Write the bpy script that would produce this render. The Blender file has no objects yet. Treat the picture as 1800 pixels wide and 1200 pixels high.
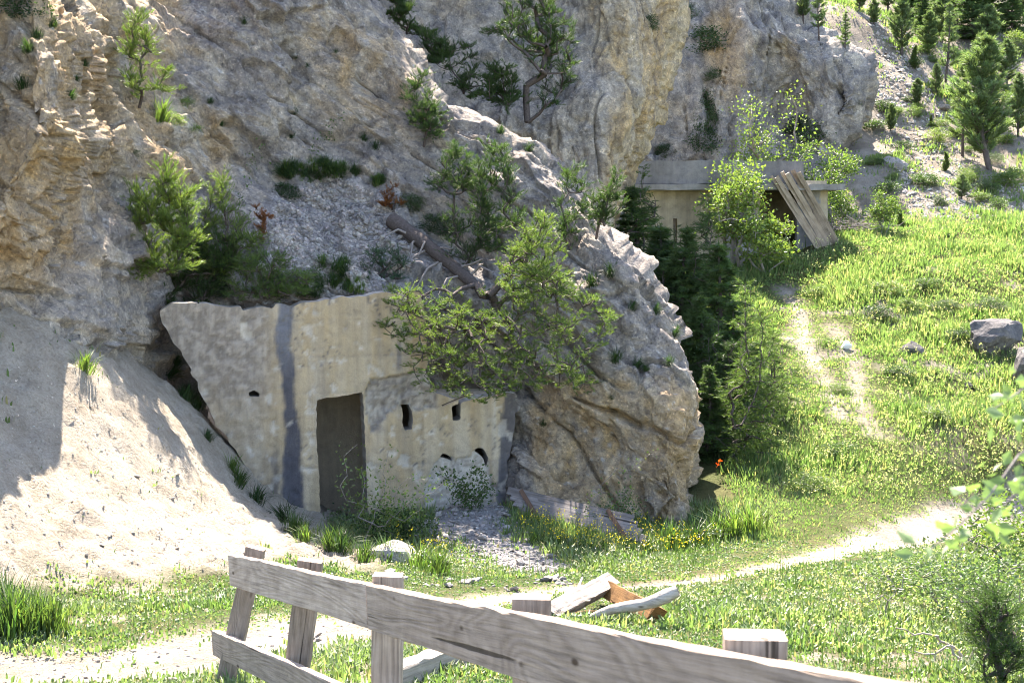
import bpy, math, random
import numpy as np
from mathutils import Vector, Matrix
from mathutils.bvhtree import BVHTree

# ------------------------------------------------------------------ camera, sky, sun, exposure
scene = bpy.context.scene
CAM = np.array((0.0, 0.0, 5.3))
PITCH = math.radians(5.0)
FPX = 2500.0                      # focal length in photo pixels (50 mm on 36 mm, 1800 px wide)
cam_data = bpy.data.cameras.new("camera")
cam = bpy.data.objects.new("camera", cam_data)
scene.collection.objects.link(cam)
cam.location = CAM
cam.rotation_euler = (math.radians(90) - PITCH, 0, 0)
cam_data.lens = 50.0
cam_data.sensor_width = 36.0
cam_data.clip_start = 0.05
cam_data.clip_end = 3000.0
cam_data.dof.use_dof = True
cam_data.dof.focus_distance = 20.0
cam_data.dof.aperture_fstop = 9.0
scene.camera = cam
scene.cycles.filter_width = 1.0

SUN_AZ = math.radians(8.5)       # to the left of straight behind the scene
SUN_EL = math.radians(52.5)
to_sun = Vector((-math.sin(SUN_AZ) * math.cos(SUN_EL), math.cos(SUN_AZ) * math.cos(SUN_EL), math.sin(SUN_EL)))
world = bpy.data.worlds.new("World")
scene.world = world
world.use_nodes = True
wn = world.node_tree
wn.nodes.clear()
w_out = wn.nodes.new("ShaderNodeOutputWorld")
w_bg = wn.nodes.new("ShaderNodeBackground")
w_sky = wn.nodes.new("ShaderNodeTexSky")
w_sky.sky_type = 'NISHITA'
w_sky.sun_disc = False
w_sky.sun_elevation = SUN_EL
w_sky.sun_rotation = -SUN_AZ
w_sky.altitude = 1500
w_sky.dust_density = 2.5
w_sky.ozone_density = 0.4
w_bg.inputs[1].default_value = 0.13
wn.links.new(w_sky.outputs[0], w_bg.inputs[0])
wn.links.new(w_bg.outputs[0], w_out.inputs[0])
sun_data = bpy.data.lights.new("sun", 'SUN')
sun_data.energy = 5.0
sun_data.angle = math.radians(0.5)
sun_data.color = (1.0, 0.955, 0.87)
sun = bpy.data.objects.new("sun", sun_data)
scene.collection.objects.link(sun)
sun.rotation_euler = to_sun.to_track_quat('Z', 'Y').to_euler()
scene.view_settings.view_transform = 'Standard'
scene.view_settings.look = 'None'
scene.view_settings.gamma = 1.0
scene.view_settings.use_curve_mapping = False
scene.view_settings.use_white_balance = True        # the camera's daylight-shade white balance
scene.view_settings.white_balance_temperature = 6900
scene.view_settings.white_balance_tint = 15
scene.view_settings.exposure = 2.55

# ------------------------------------------------------------------ helpers
rng = np.random.default_rng(11)
random.seed(11)
COL = scene.collection
FWD = np.array((0, math.cos(PITCH), -math.sin(PITCH)))
UPV = np.array((0, math.sin(PITCH), math.cos(PITCH)))
RGT = np.array((1.0, 0, 0))

def ray(px, py):
    px = np.asarray(px, float); py = np.asarray(py, float)
    return FWD + ((px - 900) / FPX)[..., None] * RGT + ((600 - py) / FPX)[..., None] * UPV

def P(px, py, d):
    return CAM + np.asarray(d, float)[..., None] * ray(px, py)

def pix(p):
    q = np.asarray(p, float) - CAM
    d = q @ FWD
    d = np.where(np.abs(d) < 1e-6, 1e-6, d)
    return 900 + FPX * (q @ RGT) / d, 600 - FPX * (q @ UPV) / d, d

_perm = rng.permutation(512)
_grad = rng.normal(size=(512, 3)); _grad /= np.linalg.norm(_grad, axis=1)[:, None]
def perlin(p):
    p = np.asarray(p, float)
    i = np.floor(p).astype(int); f = p - i
    u = f * f * f * (f * (f * 6 - 15) + 10)
    r = 0
    for dx in (0, 1):
        wx = u[:, 0] if dx else 1 - u[:, 0]
        for dy in (0, 1):
            wy = u[:, 1] if dy else 1 - u[:, 1]
            for dz in (0, 1):
                wz = u[:, 2] if dz else 1 - u[:, 2]
                h = _perm[(_perm[(_perm[(i[:, 0] + dx) & 511] + i[:, 1] + dy) & 511] + i[:, 2] + dz) & 511]
                g = _grad[h]
                r = r + wx * wy * wz * (g[:, 0] * (f[:, 0] - dx) + g[:, 1] * (f[:, 1] - dy) + g[:, 2] * (f[:, 2] - dz))
    return r * 1.6
def fbm(p, o=4, lac=2.03, gain=0.5, ridge=False):
    s = 0; a = 1.0; t = 0; p = np.asarray(p, float)
    for k in range(o):
        n = perlin(p + 17.3 * k)
        if ridge: n = 1 - 2 * np.abs(n)
        s = s + a * n; t += a; a *= gain; p = p * lac
    return s / t
def worley(p):
    p = np.asarray(p, float)
    i = np.floor(p).astype(int); f = p - i
    best = np.full(len(p), 9.0); sec = np.full(len(p), 9.0); cid = np.zeros(len(p), int)
    for dx in (-1, 0, 1):
        for dy in (-1, 0, 1):
            for dz in (-1, 0, 1):
                h = _perm[(_perm[(_perm[(i[:, 0] + dx) & 511] + i[:, 1] + dy) & 511] + i[:, 2] + dz) & 511]
                o = _grad[h] * 0.4 + 0.5
                dd = (dx + o[:, 0] - f[:, 0]) ** 2 + (dy + o[:, 1] - f[:, 1]) ** 2 + (dz + o[:, 2] - f[:, 2]) ** 2
                m = dd < best
                sec = np.where(m, best, np.minimum(sec, dd)); best = np.where(m, dd, best); cid = np.where(m, h, cid)
    return np.sqrt(best), np.sqrt(sec), cid
def facets(p):
    """broken planes: every cell of rock has its own tilt"""
    p = np.asarray(p, float)
    i = np.floor(p).astype(int); f = p - i
    best = np.full(len(p), 9.0); off = np.zeros((len(p), 3)); cid = np.zeros(len(p), int)
    for dx in (-1, 0, 1):
        for dy in (-1, 0, 1):
            for dz in (-1, 0, 1):
                h = _perm[(_perm[(_perm[(i[:, 0] + dx) & 511] + i[:, 1] + dy) & 511] + i[:, 2] + dz) & 511]
                v = f - (_grad[h] * 0.4 + 0.5 + np.array((dx, dy, dz))); dd = (v ** 2).sum(1); m = dd < best
                best = np.where(m, dd, best); off = np.where(m[:, None], v, off); cid = np.where(m, h, cid)
    return (off * _grad[(cid * 7 + 3) & 511]).sum(1) + 0.5 * (((cid * 37) % 101) / 101 - 0.5)
def sstep(a, b, x):
    t = np.clip((np.asarray(x, float) - a) / (b - a), 0, 1)
    return t * t * (3 - 2 * t)
def lerp(a, b, t):
    return np.asarray(a) * (1 - t) + np.asarray(b) * t

class TPS:
    def __init__(s, X, v, smooth=0.0):
        s.X = np.asarray(X, float); n = len(s.X)
        K = s.k(s.X) + smooth * np.eye(n)
        Q = np.c_[np.ones(n), s.X]
        A = np.block([[K, Q], [Q.T, np.zeros((3, 3))]])
        s.w = np.linalg.solve(A, np.r_[np.asarray(v, float), 0, 0, 0])
    def k(s, x):
        r2 = ((x[:, None, :] - s.X[None]) ** 2).sum(-1)
        return 0.5 * r2 * np.log(r2 + 1e-12)
    def __call__(s, x):
        x = np.asarray(x, float); out = np.empty(len(x))
        for a in range(0, len(x), 40000):
            b = x[a:a + 40000]
            out[a:a + 40000] = s.k(b) @ s.w[:-3] + np.c_[np.ones(len(b)), b] @ s.w[-3:]
        return out

def inpoly(x, y, poly):
    x = np.asarray(x, float); y = np.asarray(y, float); c = np.zeros(x.shape, bool)
    n = len(poly); j = n - 1
    for i in range(n):
        xi, yi = poly[i]; xj, yj = poly[j]
        if yi != yj:
            c ^= ((yi > y) != (yj > y)) & (x < (xj - xi) * (y - yi) / (yj - yi) + xi)
        j = i
    return c
def segdist(x, y, pts, closed=False):
    """distance to a polyline and the nearest point on it"""
    x = np.asarray(x, float); y = np.asarray(y, float)
    best = np.full(x.shape, 1e18); bx = np.zeros(x.shape); by = np.zeros(x.shape)
    pts = list(pts) + ([pts[0]] if closed else [])
    for (ax, ay), (cx, cy) in zip(pts[:-1], pts[1:]):
        ex, ey = cx - ax, cy - ay; L = ex * ex + ey * ey + 1e-12
        t = np.clip(((x - ax) * ex + (y - ay) * ey) / L, 0, 1)
        qx = ax + t * ex; qy = ay + t * ey; dd = (x - qx) ** 2 + (y - qy) ** 2
        m = dd < best; best = np.where(m, dd, best); bx = np.where(m, qx, bx); by = np.where(m, qy, by)
    return np.sqrt(best), bx, by

def mesh(name, V, faces, col=None, smooth=False):
    """faces: array (M,k), or a list of such arrays"""
    if isinstance(faces, np.ndarray): faces = [faces]
    faces = [np.asarray(f, np.int32) for f in faces if len(f)]
    m = bpy.data.meshes.new(name)
    V = np.asarray(V, np.float32)
    m.vertices.add(len(V)); m.vertices.foreach_set("co", V.ravel())
    nl = sum(f.size for f in faces); m.loops.add(nl)
    m.loops.foreach_set("vertex_index", np.concatenate([f.ravel() for f in faces]))
    npoly = sum(len(f) for f in faces); m.polygons.add(npoly)
    tot = np.concatenate([np.full(len(f), f.shape[1], np.int32) for f in faces])
    st = np.r_[0, np.cumsum(tot)[:-1]].astype(np.int32)
    m.polygons.foreach_set("loop_start", st)
    m.polygons.foreach_set("use_smooth", np.full(npoly, smooth, bool))
    m.update(calc_edges=True); m.validate()
    if col is not None:
        a = m.attributes.new("Col", 'FLOAT_COLOR', 'POINT')
        c = np.ones((len(V), 4), np.float32); c[:, :3] = col
        a.data.foreach_set("color", c.ravel())
    return m
def link(name, me, mat, parent=None, loc=None):
    o = bpy.data.objects.new(name, me); COL.objects.link(o)
    if mat is not None and len(me.materials) == 0: me.materials.append(mat)
    if parent is not None: o.parent = parent
    if loc is not None: o.location = loc
    return o
def empty(name, loc=(0, 0, 0), rz=0):
    o = bpy.data.objects.new(name, None); COL.objects.link(o)
    o.location = loc; o.rotation_euler = (0, 0, rz); o.empty_display_size = 0.2
    return o
def tag(o, label, cat, group=None, kind=None):
    o["label"] = label; o["category"] = cat
    if group: o["group"] = group
    if kind: o["kind"] = kind
    return o
def copy_tree(o, parent=None):
    c = o.copy(); COL.objects.link(c); c.parent = parent
    for ch in o.children: copy_tree(ch, c)
    return c

# ------------------------------------------------------------------ materials
def new_mat(name):
    m = bpy.data.materials.new(name); m.use_nodes = True
    nt = m.node_tree; nt.nodes.clear()
    out = nt.nodes.new("ShaderNodeOutputMaterial")
    return m, nt, out
def N(nt, t, **kw):
    n = nt.nodes.new(t)
    for k, v in kw.items():
        if k.startswith("i_"):
            key = k[2:].replace("_", " ")
            n.inputs[key].default_value = v
        else: setattr(n, k, v)
    return n
def noise(nt, vec, scale, detail=6, rough=0.6, dist=0.0):
    n = N(nt, "ShaderNodeTexNoise"); n.inputs["Scale"].default_value = scale
    n.inputs["Detail"].default_value = detail; n.inputs["Roughness"].default_value = rough
    n.inputs["Distortion"].default_value = dist
    nt.links.new(vec, n.inputs["Vector"]); return n.outputs["Fac"]
def ramp(nt, fac, stops):
    r = N(nt, "ShaderNodeValToRGB"); e = r.color_ramp.elements
    while len(e) < len(stops): e.new(0.5)
    for el, (p, c) in zip(e, stops):
        el.position = p; el.color = (*c, 1) if len(c) == 3 else c
    nt.links.new(fac, r.inputs["Fac"]); return r.outputs["Color"]
def mixc(nt, a, b, fac, mode='MIX'):
    m = N(nt, "ShaderNodeMix", data_type='RGBA', blend_type=mode)
    for sock, v in ((m.inputs["Factor"], fac), (m.inputs["A"], a), (m.inputs["B"], b)):
        pass
    fs, a_s, b_s = m.inputs[0], m.inputs[6], m.inputs[7]
    for s_, v in ((fs, fac), (a_s, a), (b_s, b)):
        if isinstance(v, (int, float)): s_.default_value = v
        elif isinstance(v, tuple): s_.default_value = (*v, 1)
        else: nt.links.new(v, s_)
    return m.outputs[2]
def math_(nt, op, a, b=None):
    m = N(nt, "ShaderNodeMath", operation=op)
    for s_, v in ((m.inputs[0], a), (m.inputs[1], b)):
        if v is None: continue
        if isinstance(v, (int, float)): s_.default_value = v
        else: nt.links.new(v, s_)
    return m.outputs[0]
def bump(nt, h, dist, strength=1.0, prev=None):
    b = N(nt, "ShaderNodeBump"); b.inputs["Distance"].default_value = dist
    b.inputs["Strength"].default_value = strength
    nt.links.new(h, b.inputs["Height"])
    if prev is not None: nt.links.new(prev, b.inputs["Normal"])
    return b.outputs["Normal"]
def principled(nt, out, col, rough=0.9, normal=None, spec=0.25):
    b = N(nt, "ShaderNodeBsdfPrincipled")
    if isinstance(col, tuple): b.inputs["Base Color"].default_value = (*col, 1)
    else: nt.links.new(col, b.inputs["Base Color"])
    b.inputs["Roughness"].default_value = rough
    b.inputs["Specular IOR Level"].default_value = spec
    if normal is not None: nt.links.new(normal, b.inputs["Normal"])
    nt.links.new(b.outputs[0], out.inputs["Surface"]); return b
def coords(nt, kind="Object"):
    return N(nt, "ShaderNodeTexCoord").outputs[kind]
def attr(nt, name="Col"):
    return N(nt, "ShaderNodeAttribute", attribute_name=name).outputs["Color"]

def rock_material(name, pebble=9.0, bump_d=0.05, amount=1.0):
    m, nt, out = new_mat(name)
    v = coords(nt)
    c = attr(nt)
    f1 = noise(nt, v, 2.6, 8, 0.72, 0.6)
    f2 = noise(nt, v, 21.0, 4, 0.72)
    vo = N(nt, "ShaderNodeTexVoronoi"); vo.inputs["Scale"].default_value = pebble
    nt.links.new(v, vo.inputs["Vector"])
    tone = ramp(nt, f1, [(0.25, (0.34, 0.34, 0.37)), (0.42, (0.80, 0.80, 0.82)), (0.55, (1.05, 1.03, 1.0)), (0.75, (1.5, 1.42, 1.3))])
    c2 = mixc(nt, c, tone, 1.0, 'MULTIPLY')
    grit = ramp(nt, f2, [(0.32, (0.20, 0.20, 0.22)), (0.43, (0.86, 0.86, 0.87)), (0.57, (1.02, 1.02, 1.0)), (0.67, (2.0, 1.95, 1.9))])
    c3 = mixc(nt, c2, grit, 0.68 * amount, 'MULTIPLY')
    pc = ramp(nt, N_out(nt, vo, "Color", v), [(0.1, (0.75, 0.75, 0.78)), (0.6, (1, 1, 1)), (0.95, (1.35, 1.33, 1.3))])
    c4 = mixc(nt, c3, pc, 0.55 * amount, 'MULTIPLY')
    n1 = bump(nt, f1, bump_d * 4, 0.6)
    n2 = bump(nt, vo.outputs["Distance"], bump_d, 0.5, n1)
    n3 = bump(nt, f2, bump_d, 0.9, n2)
    principled(nt, out, c4, 0.93, n3, 0.15)
    return m
def N_out(nt, vo, name, v):
    s = N(nt, "ShaderNodeSeparateColor"); nt.links.new(vo.outputs[name], s.inputs[0]); return s.outputs[0]

def concrete_material(name):
    m, nt, out = new_mat(name)
    v = coords(nt); c = attr(nt)
    f1 = noise(nt, v, 5.0, 8, 0.65, 0.4); f2 = noise(nt, v, 45, 5, 0.7)
    mp = N(nt, "ShaderNodeMapping"); mp.inputs["Scale"].default_value = (9, 9, 0.6); nt.links.new(v, mp.inputs["Vector"])
    f3 = noise(nt, mp.outputs[0], 1.0, 5, 0.6)
    t = ramp(nt, f1, [(0.3, (0.78, 0.78, 0.8)), (0.5, (1, 1, 1)), (0.72, (1.15, 1.13, 1.1))])
    c1 = mixc(nt, c, t, 1.0, 'MULTIPLY')
    c2 = mixc(nt, c1, ramp(nt, f3, [(0.3, (0.8, 0.8, 0.82)), (0.55, (1, 1, 1)), (0.75, (1.12, 1.1, 1.05))]), 0.8, 'MULTIPLY')
    c3 = mixc(nt, c2, ramp(nt, f2, [(0.3, (0.75, 0.75, 0.76)), (0.5, (1, 1, 1)), (0.75, (1.15, 1.15, 1.15))]), 0.5, 'MULTIPLY')
    n = bump(nt, f2, 0.012, 0.8, bump(nt, f1, 0.04, 0.5))
    principled(nt, out, c3, 0.92, n, 0.15)
    return m

def soil_material(name):
    m, nt, out = new_mat(name)
    v = coords(nt); c = attr(nt)
    f1 = noise(nt, v, 3.0, 8, 0.7); f2 = noise(nt, v, 30, 6, 0.7)
    vo = N(nt, "ShaderNodeTexVoronoi"); vo.inputs["Scale"].default_value = 10; nt.links.new(v, vo.inputs["Vector"])
    c1 = mixc(nt, c, ramp(nt, f1, [(0.3, (0.72, 0.70, 0.66)), (0.55, (1, 1, 1)), (0.75, (1.18, 1.16, 1.12))]), 1.0, 'MULTIPLY')
    c2 = mixc(nt, c1, ramp(nt, f2, [(0.3, (0.66, 0.63, 0.58)), (0.52, (1, 1, 1)), (0.75, (1.2, 1.2, 1.2))]), 0.8, 'MULTIPLY')
    n = bump(nt, f2, 0.07, 1.0, bump(nt, vo.outputs["Distance"], 0.05, 0.8, bump(nt, f1, 0.12, 0.7)))
    principled(nt, out, c2, 0.95, n, 0.1)
    return m

def leaf_material(name, trans=0.35, rough=0.55, spec=0.3, tint=(1.0, 1.0, 1.0)):
    m, nt, out = new_mat(name)
    c = attr(nt)
    b = N(nt, "ShaderNodeBsdfPrincipled"); nt.links.new(c, b.inputs["Base Color"])
    b.inputs["Roughness"].default_value = rough; b.inputs["Specular IOR Level"].default_value = spec
    t = N(nt, "ShaderNodeBsdfTranslucent")
    c2 = mixc(nt, c, (1.12 * tint[0], 1.27 * tint[1], 0.62 * tint[2]), 1.0, 'MULTIPLY')
    nt.links.new(c2, t.inputs["Color"])
    mx = N(nt, "ShaderNodeMixShader"); mx.inputs[0].default_value = trans
    nt.links.new(b.outputs[0], mx.inputs[1]); nt.links.new(t.outputs[0], mx.inputs[2])
    nt.links.new(mx.outputs[0], out.inputs["Surface"])
    return m

def wood_material(name, light, dark, ring=18.0, knots=True):
    """weathered timber, grain along the local X axis"""
    m, nt, out = new_mat(name)
    v = coords(nt)
    inf = N(nt, "ShaderNodeObjectInfo")
    add = N(nt, "ShaderNodeVectorMath", operation='ADD')
    sc = N(nt, "ShaderNodeVectorMath", operation='SCALE'); sc.inputs["Scale"].default_value = 37.0
    cmb = N(nt, "ShaderNodeCombineXYZ")
    for k in range(3): nt.links.new(inf.outputs["Random"], cmb.inputs[k])
    nt.links.new(cmb.outputs[0], sc.inputs[0]); nt.links.new(v, add.inputs[0]); nt.links.new(sc.outputs[0], add.inputs[1])
    mp = N(nt, "ShaderNodeMapping"); mp.inputs["Scale"].default_value = (0.13, 1.0, 1.0); nt.links.new(add.outputs[0], mp.inputs["Vector"])
    big = noise(nt, mp.outputs[0], 2.6, 2, 0.5, 0.6)
    rings = math_(nt, 'SINE', math_(nt, 'MULTIPLY', big, ring * 6.28))
    rings = math_(nt, 'ADD', math_(nt, 'MULTIPLY', rings, 0.5), 0.5)
    mp2 = N(nt, "ShaderNodeMapping"); mp2.inputs["Scale"].default_value = (1.6, 75, 75); nt.links.new(add.outputs[0], mp2.inputs["Vector"])
    fib = noise(nt, mp2.outputs[0], 1.0, 6, 0.7, 0.3)
    crk = noise(nt, mp2.outputs[0], 0.30, 3, 0.5, 0.2)
    blotch = noise(nt, add.outputs[0], 4.0, 6, 0.65)
    rv = ramp(nt, inf.outputs["Random"], [(0.0, (0.72, 0.70, 0.68)), (1.0, (1.12, 1.1, 1.08))])
    base = mixc(nt, dark, light, ramp(nt, blotch, [(0.3, (0.25,) * 3), (0.7, (1,) * 3)]))
    g = ramp(nt, fib, [(0.28, (0.42, 0.41, 0.40)), (0.48, (0.95,) * 3), (0.72, (1.28, 1.27, 1.25))])
    c1 = mixc(nt, mixc(nt, base, rv, 1.0, 'MULTIPLY'), g, 0.9, 'MULTIPLY')
    c2 = mixc(nt, c1, ramp(nt, rings, [(0.0, (1.12, 1.12, 1.12)), (0.45, (1, 1, 1)), (0.9, (0.76, 0.74, 0.72))]), 0.5, 'MULTIPLY')
    ck = ramp(nt, crk, [(0.30, (0.10, 0.09, 0.08)), (0.335, (1, 1, 1))])
    c3 = mixc(nt, c2, ck, 0.85, 'MULTIPLY')
    if knots:
        vo = N(nt, "ShaderNodeTexVoronoi"); vo.inputs["Scale"].default_value = 1.0
        mp3 = N(nt, "ShaderNodeMapping"); mp3.inputs["Scale"].default_value = (2.4, 7, 7); nt.links.new(add.outputs[0], mp3.inputs["Vector"])
        nt.links.new(mp3.outputs[0], vo.inputs["Vector"])
        kk = ramp(nt, vo.outputs["Distance"], [(0.045, (0.18, 0.13, 0.09)), (0.10, (1, 1, 1))])
        c3 = mixc(nt, c3, kk, 0.9, 'MULTIPLY')
    n = bump(nt, fib, 0.006, 0.9, bump(nt, rings, 0.003, 0.5, bump(nt, ck, 0.006, 0.6)))
    principled(nt, out, c3, 0.8, n, 0.25)
    return m
def plain_material(name, col, rough=0.85, var=0.35, scale=20, bd=0.01):
    m, nt, out = new_mat(name)
    v = coords(nt); f = noise(nt, v, scale, 6, 0.65)
    lo = tuple(1 - var for _ in range(3)); hi = tuple(1 + var for _ in range(3))
    c = mixc(nt, col, ramp(nt, f, [(0.3, lo), (0.7, hi)]), 1.0, 'MULTIPLY')
    principled(nt, out, c, rough, bump(nt, f, bd, 0.8), 0.2)
    return m

M = {
    'rock': rock_material('limestone_conglomerate'),
    'stone': rock_material('loose_stone', 14, 0.02, 0.8),
    'concrete': concrete_material('stained_concrete'),
    'soil': soil_material('earth'),
    'grass': leaf_material('grass_blades', 0.5, 0.5, 0.35),
    'needle': leaf_material('pine_needles', 0.45, 0.5, 0.3),
    'leaf': leaf_material('green_leaves', 0.42, 0.45, 0.4),
    'petal': leaf_material('petals', 0.3, 0.6, 0.2),
    'bark': plain_material('bark', (0.09, 0.072, 0.062), 0.95, 0.45, 30, 0.02),
    'twig': plain_material('grey_twig', (0.22, 0.19, 0.165), 0.9, 0.3, 30, 0.005),
    'fence': wood_material('weathered_fence_wood', (0.45, 0.36, 0.29), (0.23, 0.172, 0.132), 30),
    'board': wood_material('grey_board_wood', (0.27, 0.245, 0.225), (0.15, 0.13, 0.118), 10),
    'plank': wood_material('sun_bleached_plank', (0.42, 0.345, 0.27), (0.20, 0.15, 0.11), 9),
    'driftwood': wood_material('bleached_beam', (0.46, 0.41, 0.35), (0.28, 0.235, 0.19), 12),
    'rotten': wood_material('rotten_orange_wood', (0.30, 0.155, 0.05), (0.05, 0.025, 0.012), 8),
    'batten': wood_material('brown_batten_wood', (0.20, 0.12, 0.08), (0.12, 0.075, 0.05), 8, False),
    'white': plain_material('white_plastic', (0.78, 0.78, 0.76), 0.5, 0.06, 8, 0.004),
}

# ------------------------------------------------------------------ terrain
def plane_z(y): return 5.3 - 1.824 - 0.1436 * y
ctl = []
def g(px, py, d):
    p = P(px, py, d); ctl.append((p[0], p[1], p[2]))
for d in (0.5, 3, 5, 7, 9, 11):
    for x in (-7, -3, 0, 3, 6):
        ctl.append((x, d, plane_z(d) - 0.02 * max(0, x - 1) * d * 0.5))
for a in [(0, 1150, 11), (300, 1150, 11.2), (600, 1150, 11.1), (900, 1150, 11.1), (600, 1060, 14.3), (900, 1060, 14.3), (300, 1060, 14.0), (0, 1045, 14.6),
          (750, 1000, 18.6), (950, 1000, 19.4), (620, 985, 19.2), (150, 1010, 15.7), (300, 990, 16.6), (450, 972, 18.4), (560, 955, 20.4),
          (120, 645, 19.6), (250, 735, 20.4), (345, 810, 21.3), (420, 880, 21.9), (60, 800, 17.7), (200, 850, 18.4), (300, 900, 19.0),
          (0, 700, 18.3), (0, 560, 19.4), (-250, 700, 15.5), (-250, 900, 13.5), (-250, 1050, 12.3), (-250, 520, 17), (420, 820, 23.0), (480, 905, 23.0),
          (340, 720, 23.3), (600, 925, 23.2), (750, 905, 23.0), (850, 885, 23.6), (780, 930, 22.2), (860, 965, 20.6), (1000, 915, 23.2), (1150, 930, 23), (1240, 935, 23.3),
          (1080, 975, 20.9), (1200, 1030, 16.6), (1400, 985, 18.5), (1550, 950, 22), (1690, 912, 25.6), (1790, 890, 27.5), (1500, 1080, 13.4), (1790, 1000, 17.2), (1790, 1200, 10.2), (1600, 1160, 11.2), (1250, 1120, 12.2),
          (1310, 900, 23.3), (1290, 830, 26.0), (1400, 800, 26.8), (1500, 700, 30), (1400, 560, 36), (1330, 600, 34), (1330, 700, 30), (1440, 455, 40.3), (1380, 480, 39.6), (1560, 430, 41.3), (1700, 415, 42.0), (1800, 400, 43),
          (1790, 600, 34), (1790, 800, 28), (1600, 600, 34), (1600, 800, 27.3), (1700, 700, 31),
          (1540, 400, 44), (1600, 375, 45.5), (1560, 300, 48.5), (1600, 250, 52), (1650, 130, 58), (1750, 300, 50), (1790, 350, 47.5), (1850, 380, 47), (1790, 150, 57), (1700, 50, 64), (1790, 60, 62.5), (1560, 40, 62), (1850, 20, 66), (1480, 20, 60), (1480, 300, 48.5),
          (1250, 520, 38), (1230, 700, 31), (1200, 820, 27)]:
    g(*a)
ctl += [(4.0, 42.5, 4.0), (8.5, 43.0, 4.4), (6.0, 46.0, 4.6), (0, 45, 4.5), (4, 55, 8), (-15, 30, 5), (-20, 18, 4), (-16, 8, 2.5), (-14, 45, 9), (-3.2, 25.2, -0.1), (-1.0, 25.7, -0.1), (-3, 28, 0), (-1, 28, 0), (0.5, 26, -0.1),
        (22, 74, 18.8), (34, 76, 19.2), (8, 74, 18.5), (14, 95, 29.0), (35, 95, 30.0), (-10, 95, 28.0), (40, 50, 9.0), (40, 30, 1.5), (30, 12, -2.0), (18, 8, -0.5), (45, 70, 13), (0, -6, 4.2), (-12, -6, 4.0), (14, -6, 3.0), (30, -8, 0)]
ctl = np.array(ctl)
terr = TPS(ctl[:, :2], ctl[:, 2], 0.25)
def terrain_z(x, y, detail=True):
    x = np.asarray(x, float); y = np.asarray(y, float)
    xc = np.clip(x, -24, 48); yc = np.clip(y, -8, 98)
    z = terr(np.c_[xc, yc])
    out = np.hypot(x - xc, y - yc)
    z = z - 0.12 * out * (y < 90) + 0.25 * np.minimum(out, 60) * (y >= 90)
    if detail:
        q = np.c_[x, y, np.zeros_like(x)]
        amp = 0.06 + 0.22 * sstep(26, 34, y) + 0.15 * sstep(46, 54, y)
        z = z + amp * fbm(q * 0.45, 3) * 1.0 + 0.035 * fbm(q * 2.3, 3)
    return z
def axis(lo, hi, step, far_lo, far_hi, gr=1.35):
    a = list(np.arange(lo, hi + 1e-6, step)); s = step
    while a[-1] < far_hi: s *= gr; a.append(a[-1] + s)
    s = step
    while a[0] > far_lo: s *= gr; a.insert(0, a[0] - s)
    return np.array(a)
ax = np.r_[axis(-9.0, -1.0, 0.095, -900, -1.0), np.arange(-0.84, 25, 0.17)]; ax = np.r_[ax[ax <= -0.95], axis(-0.84, 25, 0.17, -0.84, 900)]
ay = axis(6, 13.9, 0.15, -500, 6.0, 1.12); ay = np.r_[ay[ay <= 13.9], np.arange(14.0, 23.0, 0.10), np.arange(23.1, 30.0, 0.14)]
ay = np.r_[ay[ay <= 30], axis(30.2, 68, 0.24, 30.2, 1500)]
GX, GY = np.meshgrid(ax, ay)
TX = GX.ravel(); TY = GY.ravel()
TZ = terrain_z(TX, TY)

# ground cover masks, worked out once in photo pixels and kept on the ground
TALUS = [(-400, 430), (60, 470), (150, 640), (330, 770), (470, 880), (600, 955), (700, 985), (620, 1005), (520, 985), (400, 1005), (240, 1025), (90, 1010), (60, 1040), (-400, 1060)]
PATHL = [(-400, 1180), (100, 1178), (300, 1160), (430, 1125), (560, 1105), (640, 1098)]
PATHR = [(640, 1098), (760, 1075), (900, 1045), (1040, 1032), (1130, 1028), (1230, 1017), (1320, 1002), (1400, 985), (1500, 962), (1590, 938), (1690, 912), (1800, 888)]
RUBBLE = [(745, 890), (880, 880), (905, 905), (890, 935), (960, 965), (1010, 1000), (960, 1015), (860, 990), (800, 955), (750, 930)]
TRACK1 = [(1380, 500), (1405, 545), (1415, 600), (1440, 655), (1462, 690), (1478, 730)]
TRACK2 = [(1462, 572), (1495, 615), (1505, 680), (1515, 720), (1535, 760)]
def ground_world(poly):
    out = []
    for (px, py) in poly:
        r = ray(px, py); t = np.linspace(4, 75, 1500)
        q = CAM + t[:, None] * r
        below = q[:, 2] < terrain_z(q[:, 0], q[:, 1], False)
        i = np.argmax(below) if below.any() else 1499
        out.append((q[i, 0], q[i, 1]))
    return out
W_talus = ground_world(TALUS); W_pathl = ground_world(PATHL); W_pathr = ground_world(PATHR)
W_rub = ground_world(RUBBLE); W_t1 = ground_world(TRACK1); W_t2 = ground_world(TRACK2)
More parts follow.
